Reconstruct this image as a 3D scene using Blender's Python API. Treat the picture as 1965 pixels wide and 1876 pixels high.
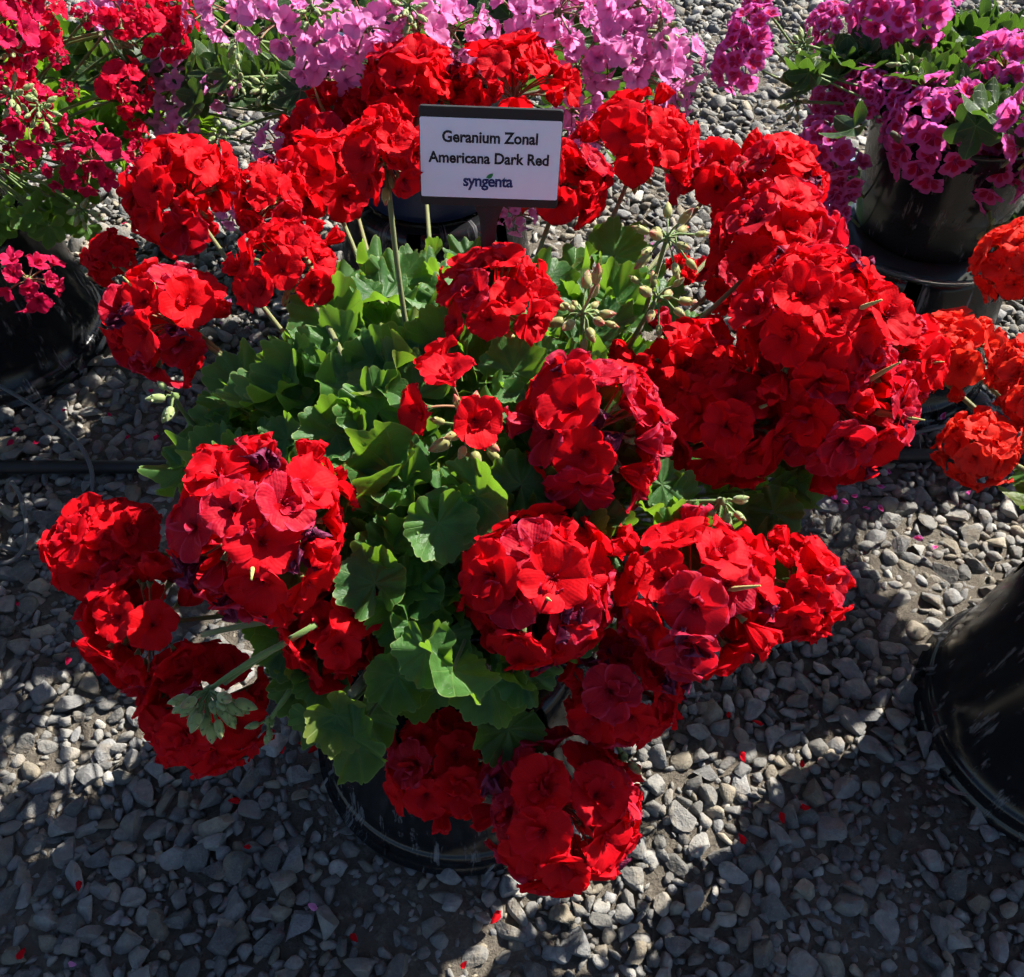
import bpy, bmesh, math, random
import numpy as np
from mathutils import Vector, Matrix, Quaternion

PI = math.pi
# ------------------------------------------------------------------ camera, sky, sun, exposure
scene = bpy.context.scene
for o in list(bpy.data.objects):
    bpy.data.objects.remove(o)
COL = scene.collection
RW, RH, FOC = 1024, 977, 980.0
CAM_H, PITCH = 1.2, math.radians(51.7)
scene.render.resolution_x, scene.render.resolution_y = RW, RH
scene.render.engine = 'CYCLES'
cam = bpy.data.cameras.new('camera')
cam.sensor_fit = 'HORIZONTAL'
cam.sensor_width = 36.0
cam.lens = 36.0 * FOC / RW
cam.clip_start, cam.clip_end = 0.02, 500.0
cam_ob = bpy.data.objects.new('camera', cam)
COL.objects.link(cam_ob)
cam_ob.location = (0, 0, CAM_H)
cam_ob.rotation_euler = (PI / 2 - PITCH, 0, 0)
scene.camera = cam_ob

SUN_AZ, SUN_EL = math.radians(50), math.radians(41)
world = bpy.data.worlds.new('World')
scene.world = world
world.use_nodes = True
wn = world.node_tree
bgn = wn.nodes.get('Background') or wn.nodes.new('ShaderNodeBackground')
skyn = wn.nodes.new('ShaderNodeTexSky')
skyn.sky_type = 'NISHITA'
skyn.sun_disc = False
skyn.sun_elevation = SUN_EL
skyn.sun_rotation = SUN_AZ
skyn.ozone_density = 3.0
wn.links.new(skyn.outputs[0], bgn.inputs[0])
bgn.inputs[1].default_value = 0.05
sl = bpy.data.lights.new('sun', 'SUN')
sl.energy = 5.0
sl.angle = math.radians(0.5)
sl.color = (1.0, 0.95, 0.86)
sun_ob = bpy.data.objects.new('sun', sl)
COL.objects.link(sun_ob)
SUN_DIR = Vector((math.sin(SUN_AZ) * math.cos(SUN_EL), math.cos(SUN_AZ) * math.cos(SUN_EL), math.sin(SUN_EL)))
sun_ob.rotation_euler = SUN_DIR.to_track_quat('Z', 'Y').to_euler()
vs = scene.view_settings
vs.view_transform = 'Standard'
vs.look = 'None'
vs.gamma = 1
vs.use_curve_mapping = False
vs.exposure = 1.45
try:
    scene.cycles.use_adaptive_sampling = True
    scene.cycles.adaptive_threshold = 0.045
    scene.cycles.adaptive_min_samples = 12
    scene.cycles.max_bounces = 5
    scene.cycles.transmission_bounces = 4
    scene.cycles.diffuse_bounces = 3
    scene.cycles.glossy_bounces = 2
    scene.cycles.caustics_reflective = False
    scene.cycles.caustics_refractive = False
except Exception:
    pass

# ------------------------------------------------------------------ measuring helpers (survey of the photograph, 1965-wide grid)
FW = Vector((0, math.cos(PITCH), -math.sin(PITCH)))
UPV = Vector((0, math.sin(PITCH), math.cos(PITCH)))
SC = 1024 / 1965
EYE = Vector((0, 0, CAM_H))


def ray(u, v):
    return FW + Vector((1, 0, 0)) * ((u * SC - 512) / FOC) - UPV * ((v * SC - 488.5) / FOC)


def atz(u, v, z):
    r = ray(u, v)
    return EYE + r * ((z - CAM_H) / r.z)


def aty(u, v, y):
    r = ray(u, v)
    return EYE + r * (y / r.y)


def depth(p):
    return (Vector(p) - EYE).dot(FW)


# ------------------------------------------------------------------ object helpers
def link(o):
    COL.objects.link(o)
    return o


def tag(o, label=None, cat=None, group=None, kind=None):
    if label: o['label'] = label
    if cat: o['category'] = cat
    if group: o['group'] = group
    if kind: o['kind'] = kind
    return o


def empty(name, loc):
    o = bpy.data.objects.new(name, None)
    o.empty_display_size = 0.05
    o.location = loc
    return link(o)


def new_obj(name, me, parent=None, mat4=None, ppos=None):
    """mat4 is in world space; every parent is translation only, at ppos"""
    o = bpy.data.objects.new(name, me)
    if mat4 is not None:
        if parent is not None:
            o.matrix_basis = Matrix.Translation(-Vector(ppos)) @ mat4
        else:
            o.matrix_basis = mat4
    elif parent is not None and ppos is not None:
        o.location = -Vector(ppos)
    if parent is not None:
        o.parent = parent
    return link(o)


def mesh(name, verts, faces, mats, smooth=True, uvs=None, fmat=None):
    me = bpy.data.meshes.new(name)
    me.from_pydata([tuple(v) for v in verts], [], faces)
    for m in (mats if isinstance(mats, (list, tuple)) else [mats]):
        me.materials.append(m)
    if fmat is not None:
        me.polygons.foreach_set('material_index', fmat)
    if smooth:
        me.polygons.foreach_set('use_smooth', [True] * len(me.polygons))
    if uvs is not None:
        ul = me.uv_layers.new(name='UVMap')
        li = np.empty(len(me.loops), dtype=np.int32)
        me.loops.foreach_get('vertex_index', li)
        ul.data.foreach_set('uv', np.array(uvs, dtype=np.float32)[li].ravel())
    me.update()
    return me


class MB:
    def __init__(self):
        self.v, self.f, self.uv, self.m = [], [], [], []

    def add(self, vs, fs, uvs=None, mi=0):
        b = len(self.v)
        self.v.extend([tuple(p) for p in vs])
        self.f.extend([tuple(i + b for i in f) for f in fs])
        self.uv.extend(uvs if uvs is not None else [(0.5, 0.5)] * len(vs))
        self.m.extend([mi] * len(fs))

    def tube(self, pts, rad, sides=6, mi=0, cap=True):
        pts = [Vector(p) for p in pts]
        n = len(pts)
        vs, uvs = [], []
        t0 = (pts[1] - pts[0]).normalized()
        a = t0.orthogonal().normalized()
        for i, p in enumerate(pts):
            t = (pts[min(i + 1, n - 1)] - pts[max(i - 1, 0)]).normalized()
            a = (a - t * a.dot(t)).normalized()
            b = t.cross(a)
            r = rad[i] if isinstance(rad, (list, tuple)) else rad
            for k in range(sides):
                w = 2 * PI * k / sides
                vs.append(p + (a * math.cos(w) + b * math.sin(w)) * r)
                uvs.append((k / sides, i / (n - 1)))
        fs = []
        for i in range(n - 1):
            for k in range(sides):
                k2 = (k + 1) % sides
                fs.append((i * sides + k, i * sides + k2, (i + 1) * sides + k2, (i + 1) * sides + k))
        if cap:
            fs.append(tuple(range(sides - 1, -1, -1)))
            fs.append(tuple((n - 1) * sides + k for k in range(sides)))
        self.add(vs, fs, uvs, mi)

    def lathe(self, prof, seg=48, mi=0, axis=None, skip=None, close=False):
        vs, fs, uvs = [], [], []
        n = len(prof)
        for i, (r, z) in enumerate(prof):
            for k in range(seg):
                w = 2 * PI * k / seg
                vs.append((r * math.cos(w), r * math.sin(w), z))
                uvs.append((k / seg, i / max(1, n - 1)))
        for i in range(n - 1):
            for k in range(seg):
                if skip and skip(i, k):
                    continue
                k2 = (k + 1) % seg
                fs.append((i * seg + k, i * seg + k2, (i + 1) * seg + k2, (i + 1) * seg + k))
        if axis is not None:
            vs = [axis @ Vector(p) for p in vs]
        self.add(vs, fs, uvs, mi)

    def build(self, name, mats, smooth=True):
        return mesh(name, self.v, self.f, mats, smooth, self.uv, self.m)


def bez(a, b, c, n=8):
    a, b, c = Vector(a), Vector(b), Vector(c)
    return [a * (1 - t) ** 2 + b * 2 * t * (1 - t) + c * t * t for t in [i / n for i in range(n + 1)]]


# ------------------------------------------------------------------ materials
def nmat(name):
    m = bpy.data.materials.new(name)
    m.use_nodes = True
    nt = m.node_tree
    for n in list(nt.nodes):
        nt.nodes.remove(n)
    return m, nt


class N:
    """small node-graph helper"""
    def __init__(self, nt):
        self.nt = nt

    def n(self, typ, **kw):
        x = self.nt.nodes.new(typ)
        ins = kw.pop('ins', {})
        for k, v in kw.items():
            setattr(x, k, v)
        for k, v in ins.items():
            self.set(x.inputs[k], v)
        return x

    def set(self, sock, v):
        if isinstance(v, bpy.types.NodeSocket):
            self.nt.links.new(v, sock)
        elif isinstance(v, (tuple, list)) and len(v) == 3 and sock.type == 'RGBA':
            sock.default_value = (*v, 1)
        else:
            sock.default_value = v

    def math(self, op, a, b=0.0, c=0.0, clamp=False):
        x = self.n('ShaderNodeMath', operation=op, use_clamp=clamp)
        self.set(x.inputs[0], a)
        self.set(x.inputs[1], b)
        self.set(x.inputs[2], c)
        return x.outputs[0]

    def mix(self, f, a, b, typ='MIX'):
        x = self.n('ShaderNodeMixRGB', blend_type=typ)
        self.set(x.inputs[0], f)
        self.set(x.inputs[1], a)
        self.set(x.inputs[2], b)
        return x.outputs[0]

    def sstep(self, v, lo, hi):
        x = self.n('ShaderNodeMapRange', interpolation_type='SMOOTHSTEP')
        self.set(x.inputs[0], v)
        x.inputs[1].default_value, x.inputs[2].default_value = lo, hi
        return x.outputs[0]

    def noise(self, vec, scale, detail=3, rough=0.55):
        x = self.n('ShaderNodeTexNoise')
        if vec is not None:
            self.set(x.inputs['Vector'], vec)
        x.inputs['Scale'].default_value = scale
        x.inputs['Detail'].default_value = detail
        x.inputs['Roughness'].default_value = rough
        return x

    def bump(self, h, strength, dist):
        x = self.n('ShaderNodeBump')
        x.inputs['Strength'].default_value = strength
        x.inputs['Distance'].default_value = dist
        self.set(x.inputs['Height'], h)
        return x.outputs[0]

    def out(self, sh):
        x = self.n('ShaderNodeOutputMaterial')
        self.nt.links.new(sh, x.inputs[0])


def principled(g, col, rough=0.5, spec=0.5, normal=None, **kw):
    p = g.n('ShaderNodeBsdfPrincipled')
    g.set(p.inputs['Base Color'], col)
    g.set(p.inputs['Roughness'], rough)
    g.set(p.inputs['Specular IOR Level'], spec)
    if normal is not None:
        g.set(p.inputs['Normal'], normal)
    for k, v in kw.items():
        g.set(p.inputs[k.replace('_', ' ')], v)
    return p.outputs[0]


def petal_mat(name, cA, cB, cbase, trans, tfac=0.38, eye=None, edge=None, sheen=0.25, wrinkle=0.25):
    """cA..cB vary from flower to flower; cbase is the colour at the petal's claw; eye is a blotch on the petal"""
    m, nt = nmat(name)
    g = N(nt)
    oi = g.n('ShaderNodeObjectInfo')
    uv = g.n('ShaderNodeUVMap', uv_map='UVMap')
    sx = g.n('ShaderNodeSeparateXYZ', ins={0: uv.outputs[0]})
    t, s = sx.outputs[0], sx.outputs[1]
    tc = g.n('ShaderNodeTexCoord')
    nz = g.noise(tc.outputs['Object'], 1.6, 1)
    isl = g.n('ShaderNodeNewGeometry').outputs['Random Per Island']
    f = g.math('ADD', g.math('MULTIPLY', oi.outputs['Random'], 0.6), g.math('ADD', g.math('MULTIPLY', isl, 0.5), g.math('MULTIPLY', g.math('SUBTRACT', nz.outputs[0], 0.6), 0.6)), clamp=True)
    col = g.mix(f, cA, cB)
    col = g.mix(g.sstep(s, 0.30, 0.02), col, cbase)
    # fan of veins
    vein = g.n('ShaderNodeTexWave', wave_type='BANDS', bands_direction='X')
    mp = g.n('ShaderNodeCombineXYZ', ins={0: t, 1: g.math('MULTIPLY', s, 0.12), 2: oi.outputs['Random']})
    g.set(vein.inputs['Vector'], mp.outputs[0])
    vein.inputs['Scale'].default_value = 3.4
    vein.inputs['Distortion'].default_value = 2.0
    vein.inputs['Detail'].default_value = 1
    col = g.mix(g.math('MULTIPLY', vein.outputs[1], 0.14), col, tuple(c * 0.62 for c in cB))
    if edge is not None:
        e = g.math('MAXIMUM', g.sstep(s, 0.86, 1.0), g.sstep(g.math('ABSOLUTE', g.math('SUBTRACT', t, 0.5)), 0.38, 0.5))
        col = g.mix(g.math('MULTIPLY', e, 0.6), col, edge)
    if eye is not None:
        d = g.math('ADD', g.math('POWER', g.math('MULTIPLY', g.math('SUBTRACT', t, 0.5), 2.7), 2.0),
                   g.math('POWER', g.math('MULTIPLY', g.math('SUBTRACT', s, 0.42), 3.4), 2.0))
        d = g.math('ADD', d, g.math('MULTIPLY', g.math('SUBTRACT', nz.outputs[0], 0.5), 0.5))
        col = g.mix(g.sstep(d, 1.0, 0.45), col, eye)
    h = g.math('ADD', g.math('MULTIPLY', vein.outputs[1], 0.08), g.noise(tc.outputs['Object'], 5.0, 1).outputs[0])
    nrm = g.bump(h, wrinkle, 0.0035)
    p = principled(g, col, 0.62, 0.04 + 0.25 * sheen, nrm)
    tr = g.n('ShaderNodeBsdfTranslucent', ins={0: g.mix(0.55, col, trans)})
    ms = g.n('ShaderNodeMixShader', ins={0: tfac, 1: p, 2: tr.outputs[0]})
    g.out(ms.outputs[0])
    return m


M = {}
M['red'] = petal_mat('red_petal', (0.74, 0.005, 0.010), (0.50, 0.003, 0.015), (0.30, 0.002, 0.012), (0.95, 0.008, 0.014), 0.42, edge=(0.68, 0.012, 0.03))
M['crimson'] = petal_mat('crimson_petal', (0.52, 0.008, 0.022), (0.36, 0.005, 0.030), (0.14, 0.002, 0.015), (0.88, 0.010, 0.02), 0.40, edge=(0.62, 0.05, 0.13), sheen=0.45, wrinkle=0.5)
M['wilt'] = petal_mat('wilted_petal', (0.16, 0.006, 0.032), (0.055, 0.005, 0.022), (0.05, 0.004, 0.015), (0.32, 0.004, 0.03), 0.2, edge=(0.28, 0.05, 0.13), sheen=0.5, wrinkle=1.0)
M['orange'] = petal_mat('orange_petal', (0.84, 0.042, 0.026), (0.76, 0.024, 0.016), (0.55, 0.02, 0.02), (0.96, 0.055, 0.02), 0.40, edge=(0.84, 0.07, 0.045))
M['rose'] = petal_mat('rose_petal', (0.66, 0.012, 0.085), (0.50, 0.006, 0.055), (0.30, 0.004, 0.05), (0.88, 0.015, 0.10), 0.36, edge=(0.72, 0.06, 0.19))
M['rosered'] = petal_mat('rose_red_petal', (0.72, 0.012, 0.055), (0.60, 0.008, 0.050), (0.30, 0.004, 0.02), (0.92, 0.015, 0.06), 0.42)
M['pink'] = petal_mat('lilac_pink_petal', (0.86, 0.33, 0.63), (0.78, 0.24, 0.56), (0.62, 0.10, 0.34), (0.95, 0.37, 0.70), 0.55, edge=(0.88, 0.42, 0.70), sheen=0.1)
M['magenta'] = petal_mat('magenta_petal', (0.76, 0.16, 0.50), (0.68, 0.11, 0.46), (0.60, 0.05, 0.25), (0.90, 0.18, 0.58), 0.48, eye=(0.52, 0.004, 0.030), edge=(0.72, 0.22, 0.56), sheen=0.1)


def leaf_mat(name, cA, cB, trans, nl, tfac=0.42):
    m, nt = nmat(name)
    g = N(nt)
    oi = g.n('ShaderNodeObjectInfo')
    uv = g.n('ShaderNodeUVMap', uv_map='UVMap')
    sx = g.n('ShaderNodeSeparateXYZ', ins={0: uv.outputs[0]})
    a, r = sx.outputs[0], sx.outputs[1]
    tc = g.n('ShaderNodeTexCoord')
    nz = g.noise(tc.outputs['Object'], 2.2, 1)
    fine = g.noise(tc.outputs['Object'], 14, 2)
    ph = g.math('ABSOLUTE', g.math('SUBTRACT', g.math('FRACT', g.math('MULTIPLY', a, nl)), 0.5))
    vd = g.math('MULTIPLY', ph, r)
    vein = g.sstep(vd, 0.022, 0.006)
    # side veins leaving each main vein
    side = g.math('ABSOLUTE', g.math('SUBTRACT', g.math('FRACT', g.math('ADD', g.math('MULTIPLY', r, 4.6), g.math('MULTIPLY', ph, -3.4))), 0.5))
    side = g.math('MULTIPLY', g.sstep(side, 0.06, 0.0), g.sstep(r, 0.2, 0.4))
    vv = g.math('MAXIMUM', vein, g.math('MULTIPLY', side, 0.45))
    f = g.math('ADD', oi.outputs['Random'], g.math('MULTIPLY', g.math('SUBTRACT', nz.outputs[0], 0.5), 1.0), clamp=True)
    col = g.mix(f, cA, cB)
    col = g.mix(g.math('MULTIPLY', g.math('SUBTRACT', fine.outputs[0], 0.35), 0.5, clamp=True), col, tuple(min(1, c * 1.7) for c in cA))
    col = g.mix(g.math('MULTIPLY', vv, 0.5), col, (0.17, 0.28, 0.075))
    zone = g.math('MULTIPLY', g.sstep(r, 0.42, 0.56), g.sstep(r, 0.76, 0.62))
    col = g.mix(g.math('MULTIPLY', zone, g.math('MULTIPLY', nz.outputs[0], 0.5)), col, tuple(c * 0.45 for c in cB))
    edge = g.sstep(r, 0.955, 1.0)
    col = g.mix(g.math('MULTIPLY', edge, 0.6), col, (0.26, 0.34, 0.10))
    # a few yellowing leaves and little brown spots
    old = g.math('GREATER_THAN', oi.outputs['Random'], 0.93)
    col = g.mix(g.math('MULTIPLY', old, g.math('MULTIPLY', g.sstep(r, 0.3, 1.0), 0.55)), col, (0.22, 0.24, 0.045))
    spot = g.sstep(g.noise(tc.outputs['Object'], 5.5, 1).outputs[0], 0.76, 0.80)
    col = g.mix(g.math('MULTIPLY', spot, 0.6), col, (0.14, 0.10, 0.04))
    h = g.math('ADD', g.math('MULTIPLY', vv, -0.8), g.math('MULTIPLY', fine.outputs[0], 0.7))
    nrm = g.bump(h, 0.45, 0.0022)
    p = principled(g, col, 0.46, 0.32, nrm)
    tcol = g.mix(g.math('MULTIPLY', vv, 0.5), trans, tuple(c * 0.45 for c in trans))
    tr = g.n('ShaderNodeBsdfTranslucent', ins={0: g.mix(0.3, tcol, col)})
    ms = g.n('ShaderNodeMixShader', ins={0: tfac, 1: p, 2: tr.outputs[0]})
    g.out(ms.outputs[0])
    return m


M['leaf'] = leaf_mat('zonal_leaf', (0.066, 0.165, 0.036), (0.028, 0.092, 0.024), (0.28, 0.53, 0.022), 7, 0.40)
M['ivy'] = leaf_mat('ivy_leaf', (0.075, 0.180, 0.026), (0.040, 0.110, 0.018), (0.33, 0.60, 0.020), 5, 0.42)
M['ivydark'] = leaf_mat('dark_ivy_leaf', (0.030, 0.066, 0.020), (0.016, 0.040, 0.014), (0.12, 0.25, 0.016), 5, 0.33)


def stalk_mat(name, cA, cB):
    m, nt = nmat(name)
    g = N(nt)
    tc = g.n('ShaderNodeTexCoord')
    oi = g.n('ShaderNodeObjectInfo')
    nz = g.noise(tc.outputs['Object'], 30, 3)
    f = g.math('ADD', g.math('MULTIPLY', nz.outputs[0], 0.6), g.math('MULTIPLY', oi.outputs['Random'], 0.5), clamp=True)
    col = g.mix(f, cA, cB)
    nrm = g.bump(g.noise(tc.outputs['Object'], 900, 1).outputs[0], 0.6, 0.0006)
    p = principled(g, col, 0.6, 0.3, nrm, Sheen_Weight=0.3, Sheen_Tint=(1, 0.95, 0.8))
    g.out(p)
    return m


M['stalk'] = stalk_mat('flower_stalk', (0.20, 0.175, 0.07), (0.10, 0.14, 0.04))
M['gstalk'] = stalk_mat('green_stalk', (0.16, 0.24, 0.06), (0.075, 0.14, 0.035))
M['pedicel'] = stalk_mat('pedicel', (0.30, 0.10, 0.05), (0.16, 0.13, 0.05))
M['wood'] = stalk_mat('plant_stem', (0.10, 0.085, 0.045), (0.055, 0.07, 0.03))


def bud_mat(name, cg, ct, lo, hi):
    m, nt = nmat(name)
    g = N(nt)
    uv = g.n('ShaderNodeUVMap', uv_map='UVMap')
    sx = g.n('ShaderNodeSeparateXYZ', ins={0: uv.outputs[0]})
    oi = g.n('ShaderNodeObjectInfo')
    str_ = g.math('ABSOLUTE', g.math('SUBTRACT', g.math('FRACT', g.math('MULTIPLY', sx.outputs[0], 5)), 0.5))
    k = g.math('ADD', sx.outputs[1], g.math('ADD', g.math('MULTIPLY', str_, 0.5), g.math('MULTIPLY', g.math('SUBTRACT', oi.outputs['Random'], 0.5), 0.35)))
    col = g.mix(g.sstep(k, lo, hi), cg, ct)
    p = principled(g, col, 0.5, 0.3, None, Sheen_Weight=0.4)
    tr = g.n('ShaderNodeBsdfTranslucent', ins={0: col})
    ms = g.n('ShaderNodeMixShader', ins={0: 0.2, 1: p, 2: tr.outputs[0]})
    g.out(ms.outputs[0])
    return m


M['bud'] = bud_mat('red_tipped_bud', (0.30, 0.30, 0.09), (0.42, 0.05, 0.035), 0.65, 1.1)
M['greenbud'] = bud_mat('green_bud', (0.27, 0.35, 0.12), (0.32, 0.18, 0.10), 0.8, 1.3)
M['beak'] = stalk_mat('seed_beak', (0.42, 0.38, 0.12), (0.30, 0.33, 0.08))


def stone_mat(name, attr):
    m, nt = nmat(name)
    g = N(nt)
    tc = g.n('ShaderNodeTexCoord')
    if attr:
        c = g.n('ShaderNodeAttribute', attribute_name='tint').outputs['Color']
        vec = tc.outputs['Object']
    else:
        oi = g.n('ShaderNodeObjectInfo')
        c = oi.outputs['Color']
        geo = g.n('ShaderNodeNewGeometry')
        vec = geo.outputs['Position']
    n1 = g.noise(vec, 90, 3, 0.65)
    n2 = g.noise(vec, 420, 2, 0.6)
    n3 = g.noise(vec, 38, 1)
    col = g.mix(g.sstep(n1.outputs[0], 0.35, 0.75), c, g.mix(1.0, c, (1.45, 1.42, 1.36), 'MULTIPLY'))
    col = g.mix(g.math('MULTIPLY', g.sstep(n2.outputs[0], 0.5, 0.8), 0.35), col, (0.30, 0.29, 0.27))
    col = g.mix(g.math('MULTIPLY', g.sstep(n3.outputs[0], 0.52, 0.72), 0.4), col, (0.25, 0.20, 0.135))
    h = g.math('ADD', n1.outputs[0], g.math('MULTIPLY', n2.outputs[0], 0.45))
    p = principled(g, col, 0.85, 0.25, g.bump(h, 0.8, 0.0035))
    g.out(p)
    return m


M['stone'] = stone_mat('crushed_stone', False)
M['gravel'] = stone_mat('crushed_stone_mass', True)


def dirt_mat():
    m, nt = nmat('sandy_dirt')
    g = N(nt)
    geo = g.n('ShaderNodeNewGeometry')
    vec = geo.outputs['Position']
    n1, n2, n3 = g.noise(vec, 5, 4), g.noise(vec, 70, 5, 0.7), g.noise(vec, 330, 4, 0.7)
    col = g.mix(n1.outputs[0], (0.075, 0.064, 0.052), (0.145, 0.125, 0.10))
    col = g.mix(g.sstep(n2.outputs[0], 0.45, 0.8), col, (0.21, 0.185, 0.15))
    vor = g.n('ShaderNodeTexVoronoi', ins={'Vector': vec, 'Scale': 55.0})
    far = g.math('GREATER_THAN', g.n('ShaderNodeVectorMath', operation='LENGTH', ins={0: vec}).outputs['Value'], 3.6)
    col = g.mix(far, col, g.mix(0.8, col, vor.outputs['Color'], 'SOFT_LIGHT'))
    h = g.math('ADD', g.math('MULTIPLY', n2.outputs[0], 1.0), g.math('MULTIPLY', n3.outputs[0], 0.6))
    p = principled(g, col, 0.95, 0.15, g.bump(h, 1.0, 0.006))
    g.out(p)
    return m


M['dirt'] = dirt_mat()


def plastic_mat(name, base, scuff, rough, amount):
    m, nt = nmat(name)
    g = N(nt)
    tc = g.n('ShaderNodeTexCoord')
    oi = g.n('ShaderNodeObjectInfo')
    sep = g.n('ShaderNodeSeparateXYZ', ins={0: tc.outputs['Object']})
    ang = g.math('ARCTAN2', sep.outputs[1], sep.outputs[0])
    v = g.n('ShaderNodeCombineXYZ', ins={0: g.math('MULTIPLY', ang, 3.0), 1: g.math('MULTIPLY', sep.outputs[2], 5.5), 2: g.math('MULTIPLY', oi.outputs['Random'], 20)})
    n1 = g.noise(v.outputs[0], 2.6, 6, 0.62)
    v2 = g.n('ShaderNodeCombineXYZ', ins={0: g.math('MULTIPLY', ang, 8.0), 1: g.math('MULTIPLY', sep.outputs[2], 2.5), 2: 3.0})
    n2 = g.noise(v2.outputs[0], 4.0, 5, 0.7)
    dust = g.noise(tc.outputs['Object'], 14, 5, 0.7)
    f = g.math('MULTIPLY', g.sstep(n1.outputs[0], 0.56, 0.66), g.sstep(n2.outputs[0], 0.42, 0.6))
    col = g.mix(g.math('MULTIPLY', f, amount), base, scuff)
    col = g.mix(g.math('MULTIPLY', g.sstep(dust.outputs[0], 0.5, 0.85), 0.12), col, (0.10, 0.085, 0.065))
    rg = g.math('ADD', rough, g.math('MULTIPLY', g.math('ADD', f, g.math('MULTIPLY', dust.outputs[0], 0.25)), 0.32))
    p = principled(g, col, rg, 0.38, g.bump(dust.outputs[0], 0.10, 0.002))
    g.out(p)
    return m


M['pot'] = plastic_mat('black_pot_plastic', (0.009, 0.0095, 0.011), (0.17, 0.17, 0.18), 0.14, 0.8)
M['hose'] = plastic_mat('black_hose', (0.016, 0.016, 0.018), (0.09, 0.085, 0.08), 0.38, 0.6)
M['tube'] = plastic_mat('grey_drip_tube', (0.085, 0.087, 0.092), (0.16, 0.16, 0.16), 0.4, 0.5)
M['bluepot'] = plastic_mat('navy_pot_plastic', (0.014, 0.026, 0.075), (0.10, 0.11, 0.15), 0.35, 0.5)
M['signplastic'] = plastic_mat('sign_plastic', (0.010, 0.010, 0.012), (0.05, 0.05, 0.055), 0.55, 0.4)


def simple(name, col, rough=0.5, spec=0.5, **kw):
    m, nt = nmat(name)
    g = N(nt)
    tc = g.n('ShaderNodeTexCoord')
    nz = g.noise(tc.outputs['Object'], 40, 4)
    c = g.mix(g.math('MULTIPLY', nz.outputs[0], 0.16), col, tuple(x * 0.7 for x in col))
    p = principled(g, c, rough, spec, g.bump(nz.outputs[0], 0.05, 0.001), **kw)
    g.out(p)
    return m


M['card'] = simple('sky_tinted_white_card', (0.74, 0.78, 0.93), 0.22, 0.5)  # white card, with the blue of reflected sky mixed into its colour
M['ink'] = simple('black_ink', (0.012, 0.012, 0.02), 0.5, 0.3)
M['navy'] = simple('navy_ink', (0.012, 0.022, 0.12), 0.5, 0.3)
M['greenink'] = simple('green_ink', (0.015, 0.20, 0.06), 0.5, 0.3)
M['soil'] = simple('potting_soil', (0.035, 0.024, 0.016), 0.95, 0.1)
M['clear'] = simple('clear_saucer_plastic', (0.86, 0.93, 0.86), 0.06, 0.5, Transmission_Weight=0.95)

# ------------------------------------------------------------------ ground and gravel
rng = np.random.default_rng(11)
random.seed(5)
POTS = [(-0.064, 0.544), (0.715, 0.552), (-0.865, 0.55), (-0.895, 1.28), (0.63, 1.25), (-0.13, 1.36)]


def ground():
    # one sheet to the horizon, finer where it is seen
    xs = np.concatenate([[-60, -20, -6], np.linspace(-2.4, 2.4, 97), [6, 20, 60]])
    ys = np.concatenate([[-60, -20, -5], np.linspace(-0.6, 4.2, 97), [8, 20, 60]])
    X, Y = np.meshgrid(xs, ys)
    Z = 0.004 * np.sin(X * 5.1 + 1) * np.cos(Y * 4.3) + 0.003 * np.sin(X * 13 + Y * 9)
    nx = len(xs)
    v = np.stack([X.ravel(), Y.ravel(), Z.ravel()], 1)
    f = [(j * nx + i, j * nx + i + 1, (j + 1) * nx + i + 1, (j + 1) * nx + i) for j in range(len(ys) - 1) for i in range(nx - 1)]
    me = mesh('gravel_ground', v.tolist(), f, M['dirt'])
    return tag(new_obj('gravel_ground', me), 'sandy dirt ground strewn with crushed grey gravel', 'ground', kind='structure')


GROUND = ground()


def stone_shape(seed, sub):
    r = np.random.default_rng(seed)
    bm = bmesh.new()
    bmesh.ops.create_icosphere(bm, subdivisions=sub, radius=1.0)
    P = np.array([v.co[:] for v in bm.verts])
    F = [tuple(v.index for v in f.verts) for f in bm.faces]
    bm.free()
    P *= np.array([1.3, 1.0, 0.75])
    k = 7
    for _ in range(k):
        n = r.normal(size=3)
        n /= np.linalg.norm(n)
        ext = np.max(P @ n)
        d = ext * r.uniform(0.36, 0.70)
        over = P @ n - d
        P = P - np.clip(over, 0, None)[:, None] * n[None] * r.uniform(0.95, 1.0)
    P += r.normal(size=P.shape) * (0.010 if sub > 2 else 0.016)
    P *= np.array([r.uniform(0.8, 1.15), r.uniform(0.75, 1.05), r.uniform(0.7, 1.0)])
    P[:, :2] -= (P[:, :2].max(0) + P[:, :2].min(0)) / 2
    P /= max(np.ptp(P[:, 0]), np.ptp(P[:, 1])) / 2
    return P, F


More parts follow.
